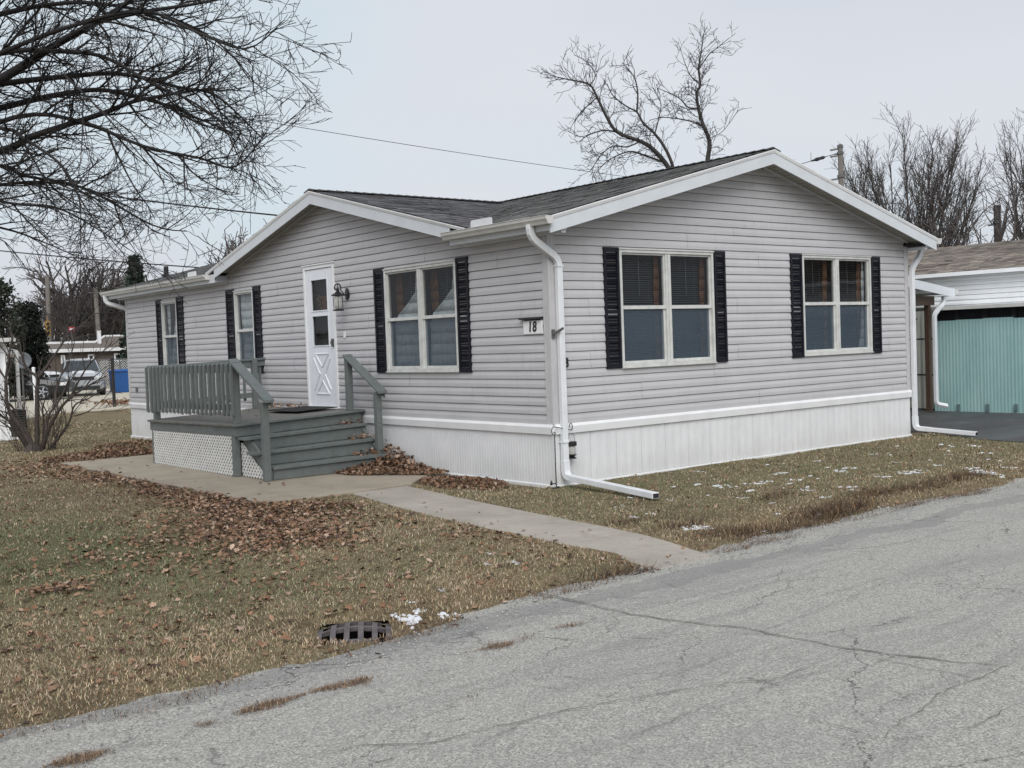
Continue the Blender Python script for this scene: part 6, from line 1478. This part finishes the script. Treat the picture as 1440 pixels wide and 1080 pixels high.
def grass_field():
    n = 600000; th = NR.uniform(-0.62, 0.50, n); d = np.exp(NR.uniform(np.log(4.2), np.log(31), n)); yaw = 0.675987
    x = CX+d*np.sin(yaw+th); y = CY+d*np.cos(yaw+th); keep = np.ones(n, bool); z = np.zeros(n); gs = np.zeros(n); dry = np.zeros(n); hb = np.ones(n)
    for i in range(n):
        X, Y = x[i], y[i]; e = edge_y(X)
        if Y < e-0.05 or (-0.05 < Y < HL+0.05 and -0.05 < X < 14) or Y > 25: keep[i] = False; continue
        if -2.88 < X < 0 and 1.56 < Y < 8.47: keep[i] = False; continue
        if Y < 1.6:
            wl, wr = walk_x(Y); jg = 0.05*vnoise(X, Y, 5, 2)
            if wl+0.02+jg < X < wr-0.02+jg: keep[i] = False; continue
        if X > 6 and in_drive(X-0.05, Y): keep[i] = False; continue
        if (X+4.84)**2/0.060+(Y+3.71)**2/0.060 < 1: keep[i] = False; continue
        g = ground_z(X, Y); t_ = Y-e
        if math.hypot(X+4.84, Y+3.71) < 0.36 and t_ > 0.02: g = -0.036
        if g < ROADZ-0.022: keep[i] = False; continue
        if R.random() > 0.30+0.7*smooth((t_-0.05)/0.4) and g < -0.01: keep[i] = False; continue
        if d[i] > 20 and not in_poly(X, Y, [(-9, 10), (12, 10), (12, 25), (-9, 25)]): keep[i] = False; continue
        z[i] = g
        gr = 1.15*math.exp(-((X+5.25)/1.0)**2-((Y-0.2)/2.3)**2)+0.6*math.exp(-((X+5.2)/.6)**2-((Y+1.9)/.9)**2)+0.3*math.exp(-((X+3.6)/.5)**2-((Y+2.2)/.6)**2)+0.55*max(0, vnoise(X, Y, .8, 4))+0.12*max(0, vnoise(X, Y, 3.3, 14))+0.05
        if Y > 9.0: gr += 0.12
        if X > -1.4 and -3.4 < Y < 0: gr += 0.34
        gs[i] = gr*smooth((t_-0.2)/1.2); dry[i] = 0.9*math.exp(-(t_/0.7)**2)+max(0, 0.9*vnoise(X, Y, 1.3, 22))
        hb[i] = 0.75+0.5*vnoise(X, Y, 1.8, 30)+0.4*max(0, vnoise(X, Y, 4.5, 31))
        if X > -1.2 and t_ < 0.55: hb[i] += 0.9*max(0, vnoise(X, 0, 1.4, 40))
    x, y, z, d, gs, dry, hb = [q[keep] for q in (x, y, z, d, gs, dry, hb)]; n = len(x)
    az = NR.uniform(0, 2*pi, n); lean = np.radians(NR.uniform(48, 93, n)); L = NR.uniform(0.016, 0.044, n)*np.clip(hb, 0.4, 2.2); w = NR.uniform(0.0011, 0.0025, n)*np.maximum(1, d/8.5); L *= np.maximum(1, d/16)**0.4
    dx, dy = np.cos(az), np.sin(az); b0 = np.stack([x, y, z-0.004], 1); tip = b0+np.stack([dx*np.sin(lean)*L, dy*np.sin(lean)*L, np.cos(lean)*L+0.010], 1); s = np.stack([-dy*w, dx*w, np.zeros(n)], 1)
    mid = (b0+tip)/2+np.stack([np.zeros(n), np.zeros(n), L*0.18], 1)
    V = np.stack([b0-s, b0+s, mid+s*0.8, tip, mid-s*0.8], 1).reshape(-1, 3)
    k = np.arange(n)*5; F = np.concatenate([np.stack([k, k+1, k+2, k+4], 1)]); F2 = np.stack([k+4, k+2, k+3, k+3], 1)
    r = NR.rand(n); straw = np.array((0.50, 0.41, 0.29)); brown = np.array((0.33, 0.25, 0.165)); green = np.array((0.14, 0.17, 0.085)); dk = np.array((0.085, 0.062, 0.042)); gold = np.array((0.52, 0.39, 0.25))
    pn = np.array([vnoise(a, b_, 1.7, 71)+0.6*vnoise(a, b_, 5.5, 72) for a, b_ in zip(x, y)]); r = np.clip(r+0.46*pn, 0, 0.999); C = np.where((r < 0.47)[:, None], straw, np.where((r < 0.84)[:, None], brown, dk)); olive = np.array((0.29, 0.265, 0.15)); rust = np.array((0.30, 0.20, 0.125)); q = NR.rand(n); C = np.where((q < 0.22)[:, None], olive, C); C = np.where((NR.rand(n) < 0.55*np.clip(dry, 0, 1))[:, None], np.where((q < 0.5)[:, None], gold, rust), C); C = np.where((NR.rand(n) < np.clip(gs*0.95, 0, 0.66))[:, None], green, C)
    C = C*NR.uniform(0.72, 1.25, (n, 1))
    V2 = np.stack([b0-s, b0+s, mid+s*0.8, mid-s*0.8, tip], 1).reshape(-1, 3)
    T3 = np.concatenate([np.stack([k, k+1, k+2], 1), np.stack([k, k+2, k+3], 1), np.stack([k+3, k+2, k+4], 1)])
    tag(mesh_np('grass', V2, T3, M['grass'], np.concatenate([C, C, C])), kind='stuff')
grass_field()
# dead grass rooted in the long crack of the road and along its edge
Vs, Fs, Cs, k = [], [], [], 0
def blade(x, y, z, L, w, col):
    global k
    a, l_ = R.uniform(0, 2*pi), radians(R.uniform(35, 85)); dx, dy = cos(a), sin(a); t_ = (x+dx*sin(l_)*L, y+dy*sin(l_)*L, z+cos(l_)*L+0.006)
    Vs.extend([(x-dy*w, y+dx*w, z), (x+dy*w, y-dx*w, z), t_]); Fs.append((k, k+1, k+2)); Cs.append(np.array(col)*R.uniform(0.7, 1.3)); k += 3
for (ua, va, ub, vb, n) in ((655, 919, 722, 905, 1100), (756, 889, 820, 878, 700), (333, 1006, 432, 977, 1700), (432, 976, 524, 955, 1500), (62, 1080, 148, 1059, 1500), (275, 1021, 302, 1016, 160), (725, 905, 756, 890, 120), (655, 982, 672, 980, 40)):
    a, b_ = px(ua, va, 2, ROADZ), px(ub, vb, 2, ROADZ)
    for i in range(n):
        q = R.random(); p = a.lerp(b_, q); env = (4*q*(1-q))**0.5; cl = 0.5+1.2*vnoise(p.x, p.y, 5, 55)
        if R.random() > env*max(0.04, cl)*1.3: continue
        off = R.gauss(0, 0.040)*env*max(0.15, cl); blade(p.x+R.gauss(0, .02), p.y+off+0.02*vnoise(p.x, 0, 3, 5), ROADZ+0.004, R.uniform(0.006, 0.022), R.uniform(0.0010, 0.0022), R.choice(((0.24, 0.16, 0.10), (0.15, 0.095, 0.062), (0.32, 0.23, 0.15), (0.10, 0.07, 0.05))))
o = mesh_np('crack_grass', np.array(Vs), np.array(Fs), M['grass'], np.array(Cs)); tag(o, kind='stuff')
# darker tussocks and weeds along the far road edge
Vs, Fs, Cs, k = [], [], [], 0
for (u, v, n, s) in ((1185, 712, 900, 0.30), (1160, 722, 700, 0.25), (1230, 695, 600, 0.28), (1120, 738, 500, 0.25), (1355, 672, 500, 0.22), (1010, 748, 350, 0.22), (960, 738, 250, 0.18), (1090, 700, 200, 0.2), (1300, 684, 500, 0.35), (1060, 745, 420, 0.25), (900, 800, 300, 0.22), (880, 735, 120, 0.15), (850, 805, 260, 0.2)):
    p = px(u, v, 2, 0)
    for i in range(int(n*1.3)):
        x, y = p.x+R.gauss(0, s), p.y+R.gauss(0, s*0.35); z = ground_z(x, y)
        if z < ROADZ-0.02 or x < walk_x(y)[1] and y > -3.9 and x > walk_x(y)[0]: continue
        blade(x, y, z, R.uniform(0.04, 0.15), R.uniform(0.0016, 0.0035), R.choice(((0.075, 0.052, 0.038), (0.12, 0.08, 0.052), (0.05, 0.037, 0.028), (0.24, 0.155, 0.085))))
for i in range(15000):      # matted debris where the turf meets the asphalt
    x = R.uniform(-7.6, 4.5); y = edge_y(x)+abs(R.gauss(0, 0.13))-0.08+0.10*vnoise(x, 0, 1.5, 91)
    if walk_x(y)[0] < x < walk_x(y)[1] or R.random() > 0.35+1.1*vnoise(x, y, 1.4, 92) or math.hypot(x+4.84, y+3.71) < 0.30: continue
    blade(x, y, max(ROADZ+0.003, ground_z(x, y)), R.uniform(0.012, 0.04), R.uniform(0.0012, 0.003), R.choice(((0.11, 0.07, 0.05), (0.18, 0.12, 0.08), (0.07, 0.05, 0.038), (0.26, 0.19, 0.12))))
o = mesh_np('dead_weeds', np.array(Vs), np.array(Fs), M['grass'], np.array(Cs)); tag(o, kind='stuff')
# gravel crumbs along the broken road edge
mb = MB()
for i in range(2600):
    x = R.uniform(-7.5, 3.5); y = edge_y(x)+R.gauss(-0.10, 0.14); s = R.uniform(0.003, 0.009)
    if math.hypot(x+4.84, y+3.71) < 0.36: continue
    z = max(ROADZ+0.003, ground_z(x, y)); g = R.uniform(0.12, 0.42)
    mb.add([(x+R.uniform(.6, 1.2)*s*a, y+R.uniform(.6, 1.2)*s*b_, z+s*c*0.8) for a, b_, c in ((1, 0, 0), (0, 1, 0), (-1, 0, 0), (0, -1, 0), (0, 0, 1))], ((0, 1, 4), (1, 2, 4), (2, 3, 4), (3, 0, 4)), (g, g*0.98, g*0.94))
tag(mb.build('edge_gravel', M['leaf'], normals=False), kind='stuff')
# snow: thin ragged remains
mb = MB()
def snow(x, y, rx, ry, h):
    rx *= 0.72; ry *= 0.72
    n = 26; z0 = ground_z(x, y)-0.004; rings = []
    for q, hh in ((1.0, 0.0), (0.8, 0.55), (0.5, 0.9), (0.15, 1.0)):
        rings.append([(x+cos(t_)*rx*q*(1+0.45*vnoise(cos(t_)*1.7+x*3, sin(t_)*1.7+y*3, 1.3, 5)+0.25*vnoise(cos(t_)*5+x*3, sin(t_)*5, 1.1, 8)), y+sin(t_)*ry*q*(1+0.45*vnoise(cos(t_)*1.7+x*2, sin(t_)*1.7+y*5, 1.3, 15)), z0+hh*h) for t_ in np.linspace(0, 2*pi, n+1)[:-1]])
    mb.loft(rings)
def psnow(u, v, wpx, hpx, h=0.02):
    big = wpx > 40 and hpx > 15
    p = px(u, v, 2, 0.0); d = (p-CAMP).length; k_ = abs((p-CAMP).normalized().z); rx, ry = wpx/2/FPX*d, hpx/2/FPX*d/k_*0.8
    for i in range(12 if big else 6+int(wpx/3)):
        q = R.uniform(0.05, 0.5) if big else R.uniform(0.08, 0.42); a = R.uniform(0, 2*pi); rr = sqrt(R.random())*(0.5 if big else 1.0)
        f = R.uniform(0.15, 0.5) if big else q
        snow(p.x+cos(a)*rx*rr, p.y+sin(a)*ry*rr, rx*f*R.uniform(0.6, 1.4), ry*f*R.uniform(0.5, 1.2), 0.007+h*R.uniform(0.08, 0.25))
for q in ((577, 864, 48, 22, .045), (566, 872, 30, 16, .04), (592, 857, 22, 8, .03), (628, 858, 20, 9, .03), (642, 856, 12, 5, .02), (560, 860, 16, 10, .03), (580, 845, 14, 6, .02), (690, 793, 14, 7, .02), (720, 792, 22, 9, .004), (620, 830, 10, 5, .02), (688, 778, 9, 4, .015), (980, 740, 36, 9, .03), (968, 742, 16, 5, .025), (1060, 681, 26, 5, .02), (1080, 678, 20, 4, .02), (1096, 666, 28, 3, .02), (1020, 685, 30, 6, .012), (1116, 675, 18, 4, .02), (1135, 690, 16, 4, .02), (1180, 663, 22, 4, .02), (1195, 659, 20, 3, .02), (1240, 672, 16, 4, .02), (1280, 666, 30, 6, .025), (1295, 662, 18, 4, .02), (1380, 663, 44, 6, .035), (1398, 666, 24, 4, .03), (1366, 658, 26, 3, .02), (1300, 700, 16, 4, .03), (1312, 702, 22, 4, .03), (1230, 722, 14, 3, .03), (1244, 708, 16, 4, .02), (1160, 700, 14, 3, .02), (890, 726, 12, 4, .02), (915, 722, 14, 3, .02), (888, 700, 16, 3, .01), (943, 703, 12, 3, .015), (1230, 640, 16, 2, .015), (1370, 627, 16, 3, .02), (1390, 685, 18, 3, .02), (1335, 640, 14, 2, .015), (985, 664, 12, 3, .01), (1150, 648, 14, 2, .01), (1090, 722, 10, 3, .02), (1076, 742, 8, 3, .02), (1420, 657, 20, 3, .02), (868, 714, 10, 3, .015), (880, 712, 8, 3, .015), (1045, 700, 14, 3, .015), (1200, 690, 12, 3, .015), (1260, 650, 12, 2, .01), (1320, 655, 16, 2.5, .015)):
    psnow(*q)
for i in range(130):
    x, y = R.uniform(0.2, 7.2), R.uniform(-3.4, -0.6)
    if in_drive(x, y) or R.random() > 0.25+0.7*max(0, vnoise(x, y, .8, 60)): continue
    s = R.uniform(0.015, 0.06); snow(x, y, s*R.uniform(0.8, 2), s*R.uniform(.5, 1), R.uniform(0.006, 0.018))
tag(mb.build('snow_patches', M['snow'], normals=False), kind='stuff')
# dry litter on the pale lot
p = px(167, 570, 2, 0.036); tag(leaves('leaf_litter', [(p.x+R.gauss(0, 0.55)+0.5, p.y+R.gauss(0, 0.9), 0.04+R.random()*0.12) for i in range(420)], 0.9, smin=0.05, smax=0.09), kind='stuff')

# ------------------------------------------------------------------ daylight
w = bpy.data.worlds.new('World'); scene.world = w; w.use_nodes = True; nt = w.node_tree; bg = nt.nodes['Background']
SUN_EL, SUN_AZ = radians(42), radians(214)          # azimuth clockwise from +Y
sky = N(nt, 'ShaderNodeTexSky'); sky.sky_type = 'NISHITA'; sky.sun_disc = False; sky.sun_elevation = SUN_EL; sky.sun_rotation = SUN_AZ; sky.air_density = 1.0; sky.dust_density = 4.0; sky.ozone_density = 1.0
hs = N(nt, 'ShaderNodeHueSaturation', Saturation=0.25); nt.links.new(sky.outputs[0], hs.inputs['Color'])
tc = nt.nodes.new('ShaderNodeTexCoord'); mp = mapping(nt, tc.outputs['Generated'], (1, 1, 2.2))
cl = ramp(nt, noise(nt, mp, 1.3, 3, 0.5, 0.3), [(0.35, (4.75, 5.1, 5.6)), (0.5, (5.25, 5.4, 5.85)), (0.65, (4.7, 5.4, 5.9))])
c = mixc(nt, 0.82, hs.outputs[0], cl)
nt.links.new(c, bg.inputs['Color']); bg.inputs['Strength'].default_value = 0.1
sd = bpy.data.lights.new('sun', 'SUN'); sd.energy = 1.5; sd.angle = radians(45); sd.color = (1.0, 0.98, 0.96)
so = bpy.data.objects.new('sun', sd); COL.objects.link(so); so.location = (0, 0, 30)
dv = Vector((sin(SUN_AZ)*cos(SUN_EL), cos(SUN_AZ)*cos(SUN_EL), sin(SUN_EL))); so.rotation_euler = dv.to_track_quat('Z', 'Y').to_euler()
scene.view_settings.view_transform = 'Standard'; scene.view_settings.look = 'None'; scene.view_settings.exposure = 0.53; scene.view_settings.gamma = 1.0
scene.cycles.use_denoising = True; scene.cycles.max_bounces = 6; scene.cycles.transparent_max_bounces = 14; scene.cycles.diffuse_bounces = 3
